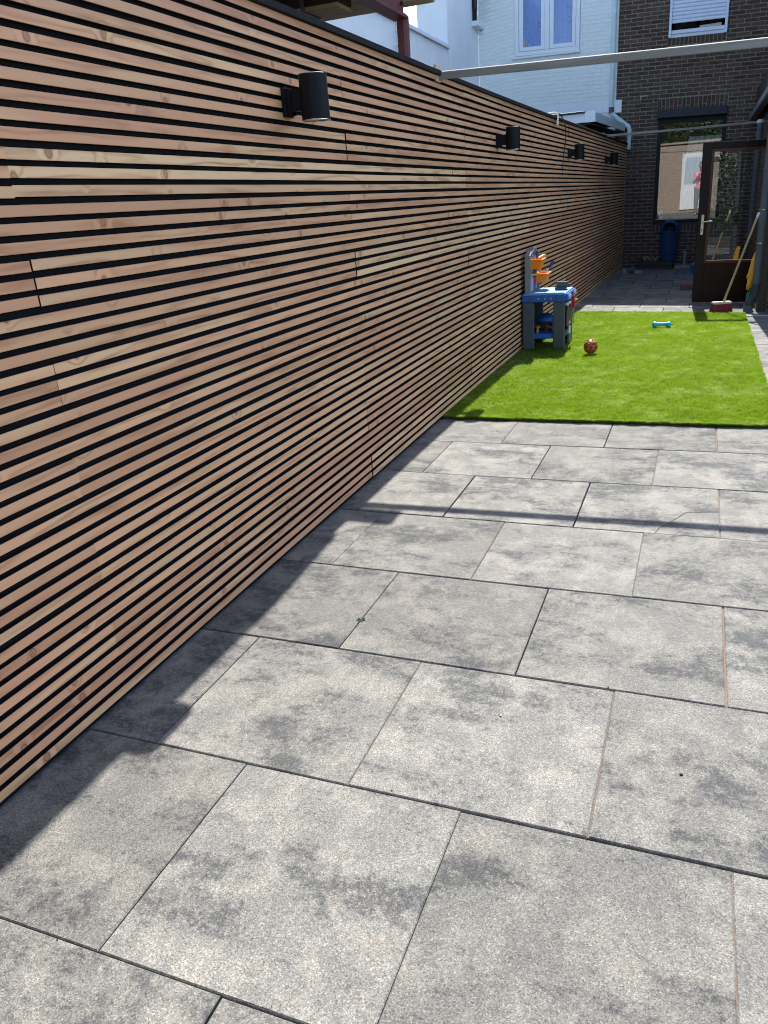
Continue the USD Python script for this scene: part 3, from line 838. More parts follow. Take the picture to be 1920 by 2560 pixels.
ww = part("window", [box(-1.79, -1.715, YF - 0.03, YF + 0.05, 3.622, 4.95, 0.004), box(-0.725, -0.66, YF - 0.03, YF + 0.05, 3.622, 4.95, 0.004), box(-1.715, -0.725, YF - 0.03, YF + 0.05, 3.622, 3.685, 0.004), box(-1.262, -1.18, YF - 0.028, YF + 0.05, 3.685, 4.95, 0.004)], WPVC, wh, label="white double window with blue curtains")
for (a, b) in ((-1.71, -1.266), (-1.176, -0.73)):
    cs_ = part("casement", [box(a, a + 0.07, YF - 0.018, YF + 0.045, 3.69, 4.94, 0.004), box(b - 0.06, b, YF - 0.018, YF + 0.045, 3.69, 4.94, 0.004), box(a + 0.07, b - 0.06, YF - 0.018, YF + 0.045, 3.69, 3.752, 0.004)], WPVC, ww)
part("pane", box(-1.71, -1.27, YF + 0.01, YF + 0.014, 3.74, 4.94), WGLASS, ww)
part("pane", box(-1.17, -0.73, YF + 0.01, YF + 0.014, 3.74, 4.94), WGLASS, ww)
part("sill", box(-1.83, -0.64, YF - 0.05, YF + 0.02, 3.585, 3.62, 0.004), WBRICK, ww)
part("room", [box(-2.2, -0.3, YF + 1.2, YF + 1.22, 3.4, 5.2), box(-2.2, -0.3, YF + 0.31, YF + 1.2, 3.35, 3.4)], plain("pale_room", (0.35, 0.34, 0.32), 0.9), wh)
BCUR = M("blue_patterned_curtain", {
    "g": ("geometry", {}), "mp": ("mapping", {"rotation": (math.pi / 2, 0, 0), "scale": (9.0, 9.0, 9.0)}), "v": ("voronoi_texture", {"scale": 1.0, "feature": "distance_to_edge", "dimensions": "2D"}), "n": ("noise_texture", {"scale": 7.0, "detail": 2.0}),
    "lt": ("map_range", {"range_type": "smoothstep", "from_min": 0.02, "from_max": 0.05, "to_min": 1.0, "to_max": 0.0, "clamp": True}), "nl": ("map_range", {"range_type": "smoothstep", "from_min": 0.55, "from_max": 0.62, "clamp": True}), "ml": ("math", {"math_type": "multiply"}), "ms": ("math", {"math_type": "multiply", "value2": 0.75}),
    "c": ("mix_color", {"a": (0.42, 0.60, 0.97), "b": (0.08, 0.14, 0.5)}), "d": ("diffuse_bsdf", {}), "t": ("translucent_bsdf", {}), "m": ("mix_closure", {"fac": 0.25})},
    [("g.position", "mp.vector"), ("mp.vector", "v.vector"), ("g.position", "n.vector"), ("v.distance", "lt.value"), ("n.fac", "nl.value"), ("lt.result", "ml.value1"), ("nl.result", "ml.value2"), ("ml.value", "ms.value1"), ("ms.value", "c.fac"), ("c.result", "d.color"), ("c.result", "t.color"), ("d.BSDF", "m.closure1"), ("t.BSDF", "m.closure2")], surface="m.closure")
cu = thing("blue_curtain", "blue patterned curtains drawn behind the white house window", "curtain", (-1.2, YF + 0.1, 3.6))
lc = curtain(-1.71, -1.25, 3.62, 5.0, YF + 0.05, 3.0, 0.02, 0.0, 4)
lv = lc.vertices; lv[:, 0] += np.clip((3.98 - lv[:, 2]) * 0.75, 0, 0.4) * np.clip((-1.25 - lv[:, 0]) / 0.46, 0, 1)
lc.vertices = lv
part("curtain_left", lc, BCUR, cu, smooth=True)
part("curtain_right", curtain(-1.19, -0.71, 3.62, 5.0, YF + 0.05, 3.5, 0.02, 0.0, 6), BCUR, cu, smooth=True)

# stuccoed wing of the white house, running towards the camera
wing = thing("stucco_wing", "smooth white stuccoed wing standing out left of the painted brick", "building", (-3, 14, 0), wp=False)
wg = Polygon([(13.66, -0.3), (15.6, -0.3), (15.6, 5.66), (13.66, 5.66)]).difference(sbox(15.2, 15.56, 4.28, 5.3))
part("wall", ext_yz(wg, -2.95, -2.45), STUCCO, wing, wp=False)
part("garden_wall", box(-2.9, -2.453, 4.5, 13.655, -0.3, 3.66), STUCCO, wing, wp=False)
part("coping", box(-2.95, -2.42, 4.5, 13.68, 3.66, 3.715, 0.006), WPVC, wing, wp=False)
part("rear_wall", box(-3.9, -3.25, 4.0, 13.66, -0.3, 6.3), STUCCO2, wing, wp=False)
sw = part("window", [box(-2.52, -2.46, 15.2, 15.235, 4.28, 5.3), box(-2.52, -2.46, 15.35, 15.385, 4.28, 5.3), box(-2.52, -2.46, 15.525, 15.56, 4.28, 5.3), box(-2.445, -2.40, 15.19, 15.215, 4.25, 5.3), box(-2.49, -2.44, 15.235, 15.525, 4.50, 5.3)], NAVYFR, wing, wp=False)
part("frame", [box(-2.51, -2.47, 15.24, 15.30, 4.29, 4.5), box(-2.56, -2.55, 15.2, 15.56, 4.28, 5.3)], WPVC, sw, wp=False)
part("sill", box(-2.46, -2.34, 15.16, 15.59, 4.20, 4.28, 0.008), WPVC, sw, wp=False)
part("downpipe", [bar((-2.42, 11.25, 2.0), (-2.42, 11.25, 3.66), 0.035), box(-2.46, -2.37, 11.2, 11.3, 3.38, 3.40), box(-2.46, -2.37, 11.2, 11.3, 3.55, 3.57)], WPVC, wing, smooth=40, wp=False)

# white downpipe at the joint of the two houses
dp = thing("white_downpipe", "pale blue white downpipe between the two houses with a bent lower end", "downpipe", (-0.08, YF - 0.06, 2.6))
part("pipe", bar((-0.083, YF - 0.06, 2.66), (-0.083, YF - 0.06, 5.8), 0.036, n=20), ZINC, dp, smooth=40)
part("collar", bar((-0.083, YF - 0.06, 2.60), (-0.083, YF - 0.06, 2.69), 0.043, n=20), GREYPIPE, dp, smooth=40)
el = [(-0.083, YF - 0.06, 2.64), (-0.07, YF - 0.06, 2.59), (-0.04, YF - 0.06, 2.56), (0.20, YF - 0.07, 2.38), (0.228, YF - 0.07, 2.35), (0.235, YF - 0.07, 2.31), (0.235, YF - 0.07, 2.0)]
part("offset_bend", tube(el, 0.037, 18), ZINC, dp, smooth=50)
part("collar", bar((0.235, YF - 0.07, 2.19), (0.235, YF - 0.07, 2.24), 0.042, n=20), ZINC, dp, smooth=40)

# ------------------------------------------------------------------ neighbour's lean-to with white fascia
lt = thing("lean_to_roof", "low white edged flat roof of the neighbour showing over the fence", "roof", (-0.5, 13.5, 2.4), wp=False)
gx0, gx1 = 0.005, 0.165
gut = []


def lean(pts, mat, name, **k):
    return part(name, hull(pts), mat, lt, wp=False, **k)


lean([(gx + dx, y, z) for gx, y in ((gx0, 12.66), (gx1, 15.5)) for dx in (-0.012, 0.0) for z in (2.315, 2.43)], ZINC, "gutter_board")
lean([(gx + dx, y, z) for gx, y in ((gx0 - 0.03, 12.68), (gx1 - 0.03, 15.5)) for dx in (-2.3, 0.0) for z in (2.40, 2.415)], DKTIMBER, "roof_sheet")
part("soffit_board", [hull([(gx + dx, y, z) for gx, y in ((gx0, 12.7), (gx1, 15.5)) for dx in (-0.5, -0.06) for z in (2.28, 2.30)]), box(-0.20, -0.17, 12.8, 15.5, 2.0, 2.28)], BROWNWOOD, lt, wp=False)
part("front_fascia", box(-1.3, -0.10, 12.64, 12.66, 2.31, 2.43, 0.003), WPVC, lt, wp=False)
part("corner_box", box(-0.14, 0.012, 12.61, 12.665, 2.305, 2.445, 0.004), WPVC, lt, wp=False)
part("drip_edge", [box(-1.3, -0.13, 12.60, 12.68, 2.434, 2.452, 0.003)], BLACKP, lt, wp=False)
part("drip_trim", [box(-1.3, -0.14, 12.595, 12.69, 2.4525, 2.458)], CHROME, lt, wp=False)
part("lath", [box(0.045, 0.06, 13.2, 14.6, 2.17, 2.19), box(-0.3, -0.28, 12.7, 12.74, 2.0, 2.31)], RAWWOOD, lt, wp=False)

# ------------------------------------------------------------------ neighbour's carport
cpt = thing("carport", "neighbour's carport with dark red steel frame and timber roof above the fence", "carport", (-0.2, 4, 2.1), wp=False)
part("post", box(-0.135, -0.075, 4.775, 4.845, -0.2, 2.385, 0.015), REDSTEEL, cpt, wp=False)
part("steel_beam", [box(-0.155, -0.065, -2.0, 4.80, 2.352, 2.366, 0.002), box(-0.115, -0.105, -2.0, 4.83, 2.366, 2.66), box(-0.155, -0.065, -2.0, 4.83, 2.66, 2.675)], REDSTEEL, cpt, wp=False)
part("bolt", [bar((-0.105, 4.79, 2.43), (-0.09, 4.79, 2.43), 0.011, n=6), bar((-0.105, 4.79, 2.52), (-0.09, 4.79, 2.52), 0.011, n=6)], BLACKP, cpt, wp=False)
part("cross_beam", box(-4, -0.20, 4.18, 4.30, 2.345, 2.47, 0.004), DKTIMBER, cpt, wp=False)
part("cross_beam_board", box(-4, -0.21, 4.14, 4.32, 2.325, 2.344, 0.002), OLDBEAM, cpt, wp=False)
part("pipe_clip", [box(-0.42, -0.39, 4.13, 4.33, 2.318, 2.325), box(-0.415, -0.395, 4.135, 4.14, 2.325, 2.46)], GREYPIPE, cpt, wp=False)
part("purlin", box(-4, -0.20, 3.86, 3.98, 2.372, 2.47, 0.004), OLDBEAM, cpt, wp=False)
part("purlin", box(-4, -0.06, 5.16, 5.30, 2.518, 2.57, 0.004), OLDBEAM, cpt, wp=False)
part("purlin", box(-4, -0.20, 2.5, 2.62, 2.38, 2.47, 0.004), OLDBEAM, cpt, wp=False)
rs = ext(Polygon([(-4.2, -2.2), (0.066, -2.2), (0.066, 4.62), (0.02, 5.3), (-0.5, 5.3), (-0.5, 5.6), (-4.2, 5.6)]), 0.03)
rs.apply_translation((0, 0, 2.69))
part("roof_sheet", rs, DKTIMBER, cpt, wp=False)
part("purlin", box(-1.5, 0.22, 5.44, 5.58, 2.64, 2.688, 0.004), OLDBEAM, cpt, wp=False)

# ------------------------------------------------------------------ extension on the right
BRICKFAR = M("far_brick_wall", {"g": ("geometry", {}), "mp": ("mapping", {"rotation": (0, -math.pi / 2, -math.pi / 2)}), "b": ("brick_texture", {"scale": 1.0, "brick_width": 0.2065, "row_height": 0.0617, "mortar_size": 0.006, "color1": (0.05, 0.033, 0.028), "color2": (0.08, 0.054, 0.043), "mortar": (0.2, 0.175, 0.135)}), "p": ("principled_bsdf", {"roughness": 0.9})}, [("g.position", "mp.vector"), ("mp.vector", "b.vector"), ("b.color", "p.base_color")])
exn = thing("right_extension", "low dark brick extension with brown roof edge at the right", "building", (3, 12.5, 0))
part("wall", [box(2.29, 2.5, 10.02, YF - 0.01, -0.3, 2.29), box(2.5, 5, 10.02, 10.3, -0.3, 2.29)], MORTAR, exn)
eb = []
for r in range(39):
    z0 = -0.10 + r * BH
    for i in range(28):
        y0 = 10.0 + (i + (0.5 if r % 2 else 0)) * BL - BL * 0.5
        a, b = max(y0, 10.0), min(y0 + BL - 0.0115, YF - 0.02)
        if b - a > 0.03:
            eb.append(box(2.282 + RNG.normal(0, 0.001), 2.31, a, b, z0, z0 + BH - 0.0125, 0.002))
    for i in range(13):
        x0 = 2.3 + (i + (0.5 if r % 2 else 0)) * BL - BL * 0.5
        a, b = max(x0, 2.283), x0 + BL - 0.0115
        if b - a > 0.03:
            eb.append(box(a, b, 10.012 + RNG.normal(0, 0.001), 10.03, z0, z0 + BH - 0.0125, 0.002))
part("brick_rest", eb, BRICK, exn, kind="stuff")
part("fascia", box(2.225, 2.27, 9.75, YF - 0.02, 2.36, 2.76, 0.004), FASCIA, exn)
part("gutter", box(2.13, 2.224, 9.75, YF - 0.02, 2.31, 2.40, 0.012), plain("grey_gutter", (0.13, 0.15, 0.16), 0.4, 0.1, spec=0.3), exn)
part("roof_sheet", box(2.225, 5.2, 9.72, YF - 0.02, 2.762, 2.79), FASCIA, exn)
part("corner_post", box(2.20, 2.28, 9.99, 10.09, 0.0, 2.30, 0.004), BROWNWOOD, exn)
part("upper_storey", [box(3.3, 8, 8.8, YF - 0.01, -0.3, 5.55)], BRICKFAR, exn)
part("upper_roof", [box(3.2, 8.1, 8.7, YF - 0.02, 5.555, 5.65)], FASCIA, exn)
# its drainpipe
gp = thing("grey_drainpipe", "grey drainpipe with a swept black foot beside the leaning broom", "drainpipe", (2.165, 9.95, 0))
part("pipe", bar((2.168, 9.95, 0.26), (2.168, 9.95, 2.31), 0.0385, n=24), GREYPIPE, gp, smooth=40)
part("bend", tube([(2.168, 9.95, 0.31), (2.168, 9.95, 0.25), (2.163, 9.945, 0.20), (2.14, 9.93, 0.155), (2.115, 9.915, 0.12), (2.105, 9.905, 0.08)], 0.0435, 20), DKPIPE, gp, smooth=60)
part("foot", bar((2.105, 9.905, -0.01), (2.105, 9.905, 0.085), 0.047, n=24), GREYPIPE, gp, smooth=40)
for z in (0.75, 1.10, 1.5):
    part("clip", [lathe([(0.0385, -0.006), (0.042, -0.006), (0.042, 0.006), (0.0385, 0.006), (0.0385, -0.006)], (2.168, 9.95, z), 20), bar((2.128, 9.925, z), (2.118, 9.92, z), 0.005, n=8)], CHROME if z < 1.2 else GREYPIPE, gp)
# vent pipe farther back
vp = thing("vent_pipe", "ribbed grey vent pipe with a pale cap above the open door", "pipe", (2.16, 12.45, 1.5))
prof = [(0.036, 0.0)]
for i in range(16):
    prof += [(0.036, 1.0 + 0.03 * i), (0.041, 1.008 + 0.03 * i), (0.041, 1.018 + 0.03 * i), (0.036, 1.026 + 0.03 * i)]
prof += [(0.036, 1.5), (0.03, 1.5), (0.03, 0.0), (0.036, 0.0)]
part("pipe", lathe(prof, (2.17, 12.40, 0.60), 20), GREYPIPE, vp, smooth=50)
part("cap", lathe([(0.0, 0), (0.045, 0.0), (0.047, 0.02), (0.044, 0.035), (0.025, 0.047), (0, 0.05)], (2.17, 12.40, 2.10), 20), plain("pale_cap", (0.42, 0.5, 0.5), 0.4), vp, smooth=50)

# ------------------------------------------------------------------ open garden door
YD = 10.6
door = thing("garden_door", "dark brown glazed door standing open in front of the house window", "door", (1.5, YD, 0.0))
DX0, DX1, DZ0, DZ1 = 1.50, 2.33, 0.02, 1.835
DPART = part


def part(name, mesh, mat, parent="/World", **k):
    """The door's parts, swung with the leaf: its hinge side is a little farther away."""
    mesh = trimesh.util.concatenate(mesh) if isinstance(mesh, list) else mesh
    return DPART(name, rot(mesh, 8.5, (0, 0, 1), (DX0, YD, 0)), mat, parent, **k)


part("stile", box(DX0, DX0 + 0.112, YD, YD + 0.042, DZ0, DZ1, 0.003), DARKDOOR, door)
part("stile", box(DX1 - 0.12, DX1, YD, YD + 0.042, DZ0, DZ1, 0.003), DARKDOOR, door)
part("top_rail", box(DX0 + 0.112, DX1 - 0.12, YD, YD + 0.042, 1.745, DZ1, 0.003), DARKDOOR, door)
part("bottom_panel", [box(DX0 + 0.112, DX1 - 0.12, YD + 0.001, YD + 0.041, DZ0, 0.50, 0.003), box(DX0 + 0.17, DX1 - 0.16, YD - 0.003, YD + 0.01, 0.34, 0.345), box(DX0 + 0.17, DX1 - 0.16, YD - 0.003, YD + 0.01, 0.23, 0.235), box(DX0 + 0.17, DX1 - 0.16, YD - 0.003, YD + 0.01, 0.12, 0.125)], DARKDOOR, door)
gx0, gx1, gz0, gz1 = DX0 + 0.112, DX1 - 0.12, 0.50, 1.745
part("glazing_bead", [box(gx0 - 0.012, gx0 + 0.016, YD - 0.006, YD + 0.03, gz0 - 0.012, gz1 + 0.012, 0.003), box(gx1 - 0.016, gx1 + 0.012, YD - 0.006, YD + 0.03, gz0 - 0.012, gz1 + 0.012, 0.003), box(gx0 + 0.016, gx1 - 0.016, YD - 0.006, YD + 0.03, gz1 - 0.016, gz1 + 0.012, 0.003), box(gx0 + 0.016, gx1 - 0.016, YD - 0.006, YD + 0.03, gz0 - 0.012, gz0 + 0.02, 0.003)], REDWOOD, door)
part("pane", box(gx0, gx1, YD + 0.012, YD + 0.016, gz0, gz1), DGLASS, door)
hp = part("handle_plate", box(1.533, 1.568, YD - 0.009, YD + 0.002, 0.815, 1.045, 0.003), METALH, door)
part("keyhole", bar((1.55, YD - 0.0095, 0.875), (1.55, YD - 0.006, 0.875), 0.008), BLACKP, hp)
part("handle", [bar((1.552, YD - 0.006, 0.965), (1.552, YD - 0.05, 0.965), 0.009), tube([(1.55, YD - 0.045, 0.965), (1.58, YD - 0.05, 0.967), (1.62, YD - 0.05, 0.972), (1.655, YD - 0.045, 0.968)], [0.008, 0.010, 0.011, 0.009], 12)], METALH, hp, smooth=40)
part("hinge", bar((2.335, YD + 0.02, 0.3), (2.335, YD + 0.02, 0.4), 0.009), METALH, door)
part("hinge", bar((2.335, YD + 0.02, 1.5), (2.335, YD + 0.02, 1.6), 0.009), METALH, door)

part = DPART

# ------------------------------------------------------------------ broom
br = thing("broom", "red bristled broom with a wooden handle leaning on the grey drainpipe", "broom", (1.82, 9.87, 0))
hc = np.array([1.825, 9.86, 0.115])
hd = rot(box(1.715, 1.935, 9.825, 9.895, 0.10, 0.128, 0.008), 28, (0, 0, 1), hc)
part("head", hd, CREAMW, br)
brs = []
rb = np.random.default_rng(5)
for i in range(22):
    for j in range(6):
        u = -0.1 + 0.2 * (i + 0.5) / 22; w = -0.028 + 0.056 * (j + 0.5) / 6
        fl = 1.0 + 0.25
        p = np.array([1.825 + u, 9.86 + w, 0.103]); q = np.array([1.825 + u * 1.22 + rb.normal(0, 0.004), 9.86 + w * 1.75 + rb.normal(0, 0.004), 0.006 + 0.004 * rb.random()])
        brs.append(tube([p, (p + q) / 2 + [0, 0, 0.002], q], [0.0045, 0.0055, 0.0052], 5))
for k2 in range(7):
    p = np.array([1.825 + 0.09, 9.86, 0.09]); q = p + [0.03 + 0.03 * rb.random(), rb.normal(0, 0.02), -0.03 - 0.05 * rb.random()]
    brs.append(tube([p, q], 0.0009, 4))
bm_ = rot(trimesh.util.concatenate(brs), 28, (0, 0, 1), hc)
part("bristles", bm_, REDBR, br, kind="stuff")
h0, h1 = np.array([1.845, 9.875, 0.12]), np.array([2.122, 9.872, 1.075])
part("handle", bar(h0, h1 - (h1 - h0) * 0.05, 0.0125, 0.012, 14), HANDLEW, br, smooth=40)
part("end_cap", bar(h1 - (h1 - h0) * 0.055, h1, 0.0135, 0.012, 14), TOYWHITE, br, smooth=40)

# ------------------------------------------------------------------ things by the drainpipe
gl = thing("yellow_gloves", "crumpled yellow rubber gloves hanging behind the grey drainpipe", "gloves", (2.14, 10.15, 0.4))
for s, (dx, dz) in enumerate(((0.0, 0.0), (-0.012, -0.04))):
    pth = np.array([(2.168 + dx, 10.17, 0.64), (2.15 + dx, 10.165, 0.56), (2.14 + dx, 10.16, 0.48), (2.128 + dx, 10.155, 0.40), (2.125 + dx, 10.15, 0.33 + dz)])
    g = [tube(pth, [0.016, 0.026, 0.03, 0.033, 0.028], 12)]
    for q in range(4):
        e = pth[-1]
        g.append(tube([e + [(-0.021 + 0.014 * q), 0, 0], e + [(-0.027 + 0.016 * q), -0.006, -0.03], e + [(-0.024 + 0.015 * q), -0.012, -0.062 - 0.006 * (q % 2)]], [0.009, 0.0085, 0.006], 8))
    g.append(tube([pth[3] + [-0.02, -0.01, 0], pth[3] + [-0.035, -0.018, -0.02], pth[3] + [-0.036, -0.022, -0.045]], [0.011, 0.0095, 0.007], 8))
    part("glove", g, YELLOWR, gl, smooth=60)
gb = thing("green_canister", "green plastic canister standing behind the drainpipe foot", "canister", (2.125, 10.1, 0))
part("body", lathe([(0, 0), (0.040, 0.0), (0.044, 0.01), (0.044, 0.17), (0.036, 0.195), (0.018, 0.205), (0, 0.205)], (2.128, 10.12, 0.0), 24), GREENP, gb, smooth=40)
part("neck", lathe([(0, 0), (0.016, 0), (0.016, 0.03), (0.02, 0.03), (0.02, 0.055), (0, 0.055)], (2.128, 10.12, 0.2), 18), GREENP, gb, smooth=40)
yb = thing("yellow_tub", "small yellow tub on the ground behind the drainpipe", "tub", (2.225, 10.2, 0))
part("body", lathe([(0, 0), (0.022, 0.0), (0.028, 0.06), (0.025, 0.06), (0.02, 0.006), (0, 0.006)], (2.222, 10.16, 0.0), 18), YELLOWR, yb, smooth=40)

# drain channel at the lawn's far corner
dr = thing("drain_channel", "white slotted drain cover at the lawn's far right corner", "drain", (2.2, 9.62, 0))
cov = sbox(2.082, 2.42, 9.585, 9.66)
for i in range(10):
    cov = cov.difference(sbox(2.095 + i * 0.033, 2.108 + i * 0.033, 9.605, 9.64))
m = ext(cov, 0.005); m.apply_translation((0, 0, 0.003))
part("grate", m, plain("galvanised", (0.52, 0.53, 0.54), 0.4, 0.05), dr)
part("channel", box(2.09, 2.41, 9.6, 9.65, 0.0015, 0.0028), BLACKP, dr)

# ------------------------------------------------------------------ rear corner: planter, bin, stand, odds and ends
pl_ = thing("sleeper_step", "low step of dark old timber under the blue bin", "step", (0.8, 15.4, 0))
for i in range(2):
    part("timber", box(0.50 + 0.004 * i, 1.10 - 0.003 * i, 15.2 + 0.005 * i, 15.58, -0.02 + 0.076 * i, 0.054 + 0.076 * i, 0.008), SLEEPER, pl_)
bn = thing("blue_bin", "tall blue plastic bin with an open domed lid beneath the window", "bin", (1.01, 15.36, 0.13))
part("body", lathe([(0, 0.0), (0.125, 0.0), (0.130, 0.01), (0.163, 0.46), (0.163, 0.475), (0.175, 0.475), (0.175, 0.50), (0.15, 0.50), (0.12, 0.03), (0, 0.03)], (1.01, 15.36, 0.132), 36), BLUEBIN, bn, smooth=35)
lid = m3.Manifold.cylinder(0.06, 0.168, 0.166, 48).translate((0, 0, 0.0)) + m3.Manifold.sphere(0.166, 48).scale((1, 1, 0.78)).translate((0, 0, 0.06)).trim_by_plane((0, 0, 1), 0.06)
inner = m3.Manifold.cylinder(0.07, 0.155, 0.152, 48).translate((0, 0, -0.01)) + m3.Manifold.sphere(0.152, 48).scale((1, 1, 0.76)).translate((0, 0, 0.06)).trim_by_plane((0, 0, 1), 0.055)
op = m3.CrossSection([np.array([(-0.105, 0.012), (0.105, 0.012), (0.105, 0.07), (0.095, 0.105), (0.07, 0.135), (0.035, 0.15), (-0.035, 0.15), (-0.07, 0.135), (-0.095, 0.105), (-0.105, 0.07)])])
opm = op.extrude(0.4).rotate((90, 0, 0)).translate((0, 0.0, 0))
lid = (lid - inner - opm).translate((1.01, 15.36, 0.628))
part("lid", lid, BLUEBIN, bn, smooth=40)
st = thing("parasol_base", "concrete parasol foot with a short grey tube by the wall", "parasol base", (1.30, 15.35, 0))
part("slab", box(1.13, 1.52, 15.18, 15.54, 0.0, 0.055, 0.01), CONC, st)
part("tube", bar((1.29, 15.36, 0.05), (1.29, 15.36, 0.26), 0.026, n=20), CONC, st, smooth=40)
part("clamp", bar((1.29, 15.36, 0.255), (1.29, 15.36, 0.295), 0.036, n=20), CONC, st, smooth=40)
bk = thing("blue_bucket", "small blue bucket half hidden by the open door", "bucket", (1.46, 14.5, 0))
part("body", lathe([(0, 0), (0.05, 0), (0.055, 0.004), (0.075, 0.12), (0.078, 0.12), (0.078, 0.126), (0.07, 0.126), (0.05, 0.012), (0, 0.012)], (1.47, 14.5, 0), 28), BLUEB2, bk, smooth=35)
part("handle", tube([(1.47 + 0.076 * math.cos(a), 14.5 - 0.02 * math.sin(a), 0.115 + 0.05 * math.sin(a)) for a in np.linspace(0, math.pi, 14)], 0.003, 6), CHROME, bk)
REDBR2 = brickmat("loose_brick", [(0.16, 0.075, 0.05), (0.20, 0.10, 0.07)])
for (x, y, a, lab) in ((1.42, 12.1, 4, "loose reddish brick on the shaded slabs left of the open door"),):
    o = thing("loose_brick", lab, "brick", (x, y, 0))
    part("body", rot(box(x - 0.105, x + 0.105, y - 0.05, y + 0.05, 0.002, 0.075, 0.004), a, (0, 0, 1), (x, y, 0)), REDBR2, o)
for (x, y, w, h, a, lab) in ((0.345, 14.42, 0.045, 0.085, 5, "short upright wood block at the fence's far end"), (0.47, 14.52, 0.10, 0.04, -3, "dark wood block between two offcuts at the fence's far end"), (0.575, 14.42, 0.125, 0.05, 2, "flat pale wood offcut lying near the fence's far end")):
    o = thing("wood_block", lab, "wood block", (x, y, 0))
    part("body", rot(box(x - w / 2, x + w / 2, y - 0.05, y + 0.05, 0.002, h, 0.003), a, (0, 0, 1), (x, y, 0)), OLDBEAM if "dark" not in lab else SLEEPER, o)
kd = np.random.default_rng(11)
ks = thing("kindling", "small heap of split wood sticks on the dark step left of the bin", "firewood", (0.72, 15.38, 0.13))
for i in range(9):
    x = 0.58 + 0.028 * i; a = kd.uniform(35, 145)
    part("stick", rot(box(x - 0.05, x + 0.06, 15.36, 15.385, 0.15, 0.172, 0.002), a, (0, 1, 0), (x, 15.37, 0.165)), OLDBEAM if i % 3 else BROWNWOOD, ks)
# window sill ornament
og = thing("sill_ornament", "tiny blue and white ornament on the sill inside the window", "ornament", (0.84, YF + 0.1, 0.83))
part("base", lathe([(0, 0), (0.03, 0), (0.035, 0.09), (0.02, 0.16), (0, 0.16)], (0.83, YF + 0.10, 0.83), 16), WHITEGOODS, og, smooth=40)
part("cap", lathe([(0, 0), (0.045, 0.0), (0.045, 0.05), (0, 0.05)], (0.835, YF + 0.10, 0.99), 16), BLUEB2, og, smooth=40)

# ------------------------------------------------------------------ toy workbench
TX, TY = 0.045, 7.35
tb = thing("toy_workbench", "blue and grey plastic toy workbench standing on the lawn against the fence", "toy workbench", (0.24, 7.6, 0.02))
for (a, b) in ((0.0, 0.105), (0.285, 0.39)):
    for (c, d) in ((0.0, 0.035), (0.46, 0.495)):
        part("leg", box(TX + a, TX + b, TY + c, TY + d, 0.02, 0.452, 0.006), TOYGREY, tb)
part("side_web", box(TX + 0.002, TX + 0.02, TY + 0.035, TY + 0.46, 0.05, 0.45), TOYGREY, tb)
part("side_web", box(TX + 0.37, TX + 0.388, TY + 0.30, TY + 0.46, 0.02, 0.45), TOYGREY, tb)
part("shelf", box(TX + 0.10, TX + 0.29, TY + 0.012, TY + 0.48, 0.115, 0.165, 0.006), TOYBLUE, tb)
fr = part("apron", box(TX - 0.004, TX + 0.396, TY - 0.004, TY + 0.5, 0.452, 0.515, 0.006), TOYBLUE, tb)
for x in (0.075, 0.305):
    part("screw_head", bar((TX + x, TY - 0.007, 0.485), (TX + x, TY - 0.003, 0.485), 0.017, n=20), TOYGREY, fr)
for x in (0.15, 0.21, 0.265):
    part("stud", bar((TX + x, TY - 0.006, 0.485), (TX + x, TY - 0.003, 0.485), 0.009, n=14), TOYSKY, fr)
top = part("table_top", [box(TX + 0.005, TX + 0.392, TY + 0.0, TY + 0.498, 0.515, 0.528, 0.004), box(TX + 0.10, TX + 0.385, TY + 0.005, TY + 0.012, 0.528, 0.536)], TOYSKY, tb)
part("red_peg", box(TX + 0.27, TX + 0.29, TY + 0.03, TY + 0.05, 0.528, 0.533), TOYRED, top)
part("green_peg", box(TX + 0.20, TX + 0.22, TY + 0.03, TY + 0.05, 0.528, 0.533), GREENP, top)
part("front_edge", [box(TX + 0.392, TX + 0.415, TY + 0.02, TY + 0.49, 0.455, 0.52, 0.008)], TOYBLUE, tb)
for y in (0.08, 0.40):
    part("knob", [bar((TX + 0.41, TY + y, 0.495), (TX + 0.435, TY + y, 0.495), 0.017, 0.014, 10), bar((TX + 0.425, TY + y, 0.47), (TX + 0.425, TY + y, 0.52), 0.006, n=8)], TOYWHITE, tb, smooth=30)
part("lower_front", [box(TX + 0.36, TX + 0.385, TY + 0.12, TY + 0.48, 0.12, 0.17, 0.004)], TOYGREY, tb)
part("vice", [box(TX + 0.255, TX + 0.355, TY + 0.26, TY + 0.36, 0.528, 0.555, 0.006), box(TX + 0.265, TX + 0.37, TY + 0.27, TY + 0.31, 0.555, 0.605, 0.006), box(TX + 0.265, TX + 0.37, TY + 0.335, TY + 0.36, 0.555, 0.595, 0.006), bar((TX + 0.36, TY + 0.31, 0.57), (TX + 0.40, TY + 0.31, 0.575), 0.006)], TOYGREY, tb)
bb = Polygon([(TY + 0.015, 0.515), (TY + 0.47, 0.515), (TY + 0.47, 0.86), (TY + 0.42, 0.885), (TY + 0.33, 0.90), (TY + 0.30, 0.925), (TY + 0.21, 0.925), (TY + 0.18, 0.90), (TY + 0.07, 0.895), (TY + 0.015, 0.865)])
back = part("backboard", ext_yz(bb.buffer(-0.004, join_style=2), TX + 0.028, TX + 0.055), TOYPALE, tb)
part("backboard_rim", [ext_yz(bb.difference(bb.buffer(-0.022, join_style=2)), TX + 0.02, TX + 0.07)], TOYMID, back)
part("print", [box(TX + 0.055, TX + 0.0565, TY + 0.06, TY + 0.40, 0.845, 0.885)], TOYMID, back)
prt = np.random.default_rng(2)
for i in range(6):
    y = TY + 0.07 + 0.052 * i
    part("print_mark", box(TX + 0.0565, TX + 0.0575, y, y + 0.035, 0.852 + 0.004 * (i % 2), 0.876), (TOYRED, TOYNAVY, TOYWHITE)[i % 3], back)


